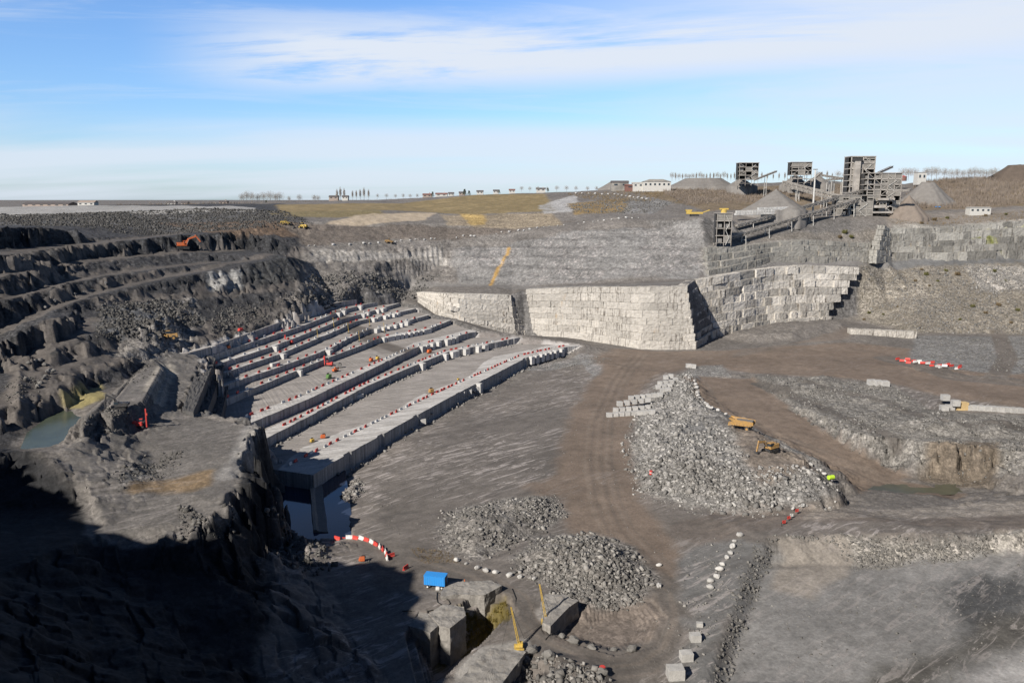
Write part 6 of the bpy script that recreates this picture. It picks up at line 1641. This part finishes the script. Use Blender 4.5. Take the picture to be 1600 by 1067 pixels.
fir(726, 306, 930, 10, 'taller dark fir of the pair left of the white houses'); fir(733, 306, 930, 8, 'shorter dark fir touching the taller one on the skyline'); fir(676, 308, 930, 8, 'dark evergreen beside the red roofed house'); fir(780, 303, 930, 6, 'small dark evergreen at the top of the straw field'); fir(416, 318, 940, 5, 'small dark evergreen under the bare clump'); fir(856, 300, 930, 6, 'small pointed evergreen behind the scrubby slope')

# ------------------------------------------------------------------ scrub
def tufts(name, pts, h0, h1, nb, mat, width=0.12, splay=0.35):
    n = len(pts); z = bil(HR, pts[:, 0], pts[:, 1]); hh = h0 + (h1 - h0) * nrg.random(n) ** 1.6
    a = nrg.random((n, nb)) * 6.28; r = nrg.random((n, nb)) * splay; hb = hh[:, None] * (0.5 + 0.5 * nrg.random((n, nb)))
    bx = pts[:, 0, None] + np.cos(a) * r * hh[:, None] * 0.4; by = pts[:, 1, None] + np.sin(a) * r * hh[:, None] * 0.4; bz = np.repeat(z[:, None] - 0.1, nb, 1)
    tx = bx + np.cos(a) * r * hb; ty = by + np.sin(a) * r * hb; tz = bz + hb
    wd = width * (0.5 + nrg.random((n, nb))) * hh[:, None]; th = nrg.random((n, nb)) * 6.28
    V = np.stack([np.stack([bx - np.cos(th) * wd, by - np.sin(th) * wd, bz], -1), np.stack([bx + np.cos(th) * wd, by + np.sin(th) * wd, bz], -1), np.stack([tx, ty, tz], -1)], 2).reshape(-1, 3)
    o = mesh_np(name, V, np.arange(len(V)).reshape(-1, 3), mat); return tag(o, kind='stuff')
M_THICK = pmat('bare_thicket', (0.19, 0.155, 0.125), 0.95, 0.4, sc=0.03, dirty=0.6, dirt=(0.15, 0.115, 0.085))
def pix_poly(px, Y0): return [tuple(P(u, v, Y)[:2]) for u, v, Y in px]
tufts('thicket', in_poly([tuple(P(1400, 330, y)[:2]) if False else q for q in onp([(1405,325),(1430,292),(1500,280),(1600,270),(1700,268),(1700,312),(1600,318),(1480,326)])], 9000), 2.5, 6.5, 7, M_THICK, 0.03, 0.5)
tufts('thicket', in_poly(onp([(1030,297),(1100,296),(1330,292),(1330,312),(1200,316),(1070,322)]), 5000), 1.2, 4.2, 7, M_THICK, 0.04, 0.5)
tufts('thicket', in_poly(onp([(880,303),(1000,298),(1040,300),(1020,315),(940,316)]), 1200), 1.0, 3.0, 7, M_SCRUB, 0.04, 0.5)
tufts('thicket', in_poly([tuple(P(u, 300, Y)[:2]) for u, Y in ((180,925),(1000,925),(1000,1000),(180,1000))], 5000), 1.2, 4.5, 6, M_THICK, 0.05, 0.5)
tufts('dry_grass', in_poly(onp([(1345,412),(1620,410),(1620,522),(1430,518)]), 5000), 0.25, 0.9, 5, M_SCRUB, 0.10, 0.8)
tufts('dry_grass', in_poly(onp([(735,962),(790,936),(795,962),(740,1003),(692,1042),(692,1010)]), 2600), 0.2, 0.9, 5, pmat('weeds', (0.16, 0.12, 0.03), 0.95, 0.4, dirty=0.4, dirt=(0.1, 0.11, 0.03)), 0.08, 0.7)
tufts('dry_grass', in_poly(onp([(1390,345),(1600,330),(1600,343),(1400,352)]), 1500), 0.4, 1.6, 6, M_SCRUB, 0.06, 0.7)
tufts('dry_grass', in_poly(onp([(640,855),(700,862),(720,880),(660,880)]), 500), 0.2, 0.8, 5, M_SCRUB, 0.08, 0.7)
def bush_mesh(seed):
    r_ = np.random.default_rng(seed); n = 170; a = r_.random(n) * 6.28; el = r_.random(n) ** 0.6; L = 0.6 + 0.5 * r_.random(n)
    tip = np.stack([np.cos(a) * (1 - el * 0.5) * L, np.sin(a) * (1 - el * 0.5) * L, el * 0.9 * L + 0.15], -1); b0 = tip * 0.25 + r_.normal(0, 0.15, (n, 3)) * [1, 1, 0.3]; b0[:, 2] = np.abs(b0[:, 2])
    th = r_.random(n) * 6.28; w = np.stack([np.cos(th), np.sin(th), np.zeros(n)], -1) * 0.10
    V = np.stack([b0 - w, b0 + w, tip], 1).reshape(-1, 3)
    me_ = bpy.data.meshes.new('bush'); me_.from_pydata([tuple(v) for v in V], [], [(3 * i, 3 * i + 1, 3 * i + 2) for i in range(n)]); return me_
bm_ = [bush_mesh(i) for i in range(4)]
for i, m_ in enumerate(bm_): m_.materials.append(M_SCRUB if i % 2 else pmat('olive_scrub', (0.12, 0.115, 0.04), 0.95, 0.3, dirty=0.4, dirt=(0.15, 0.12, 0.06)))
for i, (u, v, s) in enumerate([(1447,430,3.0),(1496,430,3.4),(1478,424,2.4),(1430,440,2.2),(1554,425,2.5),(1440,422,2),(1465,440,1.8),(1537,402,1.6),(1520,480,2.6),(1560,478,3.0),(1590,486,2.6),(1540,490,2.2),(1358,490,2.2),(1350,500,1.8),(1380,492,1.6),(1402,480,1.5),(1570,440,2.0),(1452,447,1.6),(1500,500,1.8),(1580,505,2.0)]):
    p = gp(u, v); put_mesh('bush', bm_[i % 4], (p[0], p[1], p[2] - 0.1), rng.uniform(0, 6), s, 'dry bush on the rubbly slope at the right above the floor', 'bush', 'dry bushes on the right slope')
for i, (u, v, s) in enumerate([(1320,365,3.6),(1312,372,3),(1330,372,3.2),(1460,345,3.4),(1480,342,2.6),(1440,350,2.6),(1338,385,2.4),(1540,338,2.4),(1572,336,2.2)]):
    p = gp(u, v); put_mesh('bush', bm_[i % 4], (p[0], p[1], p[2] - 0.1), rng.uniform(0, 6), s, 'brown bush on the ledges around the plant and above the far right wall', 'bush', 'brown bushes on the upper ledges')
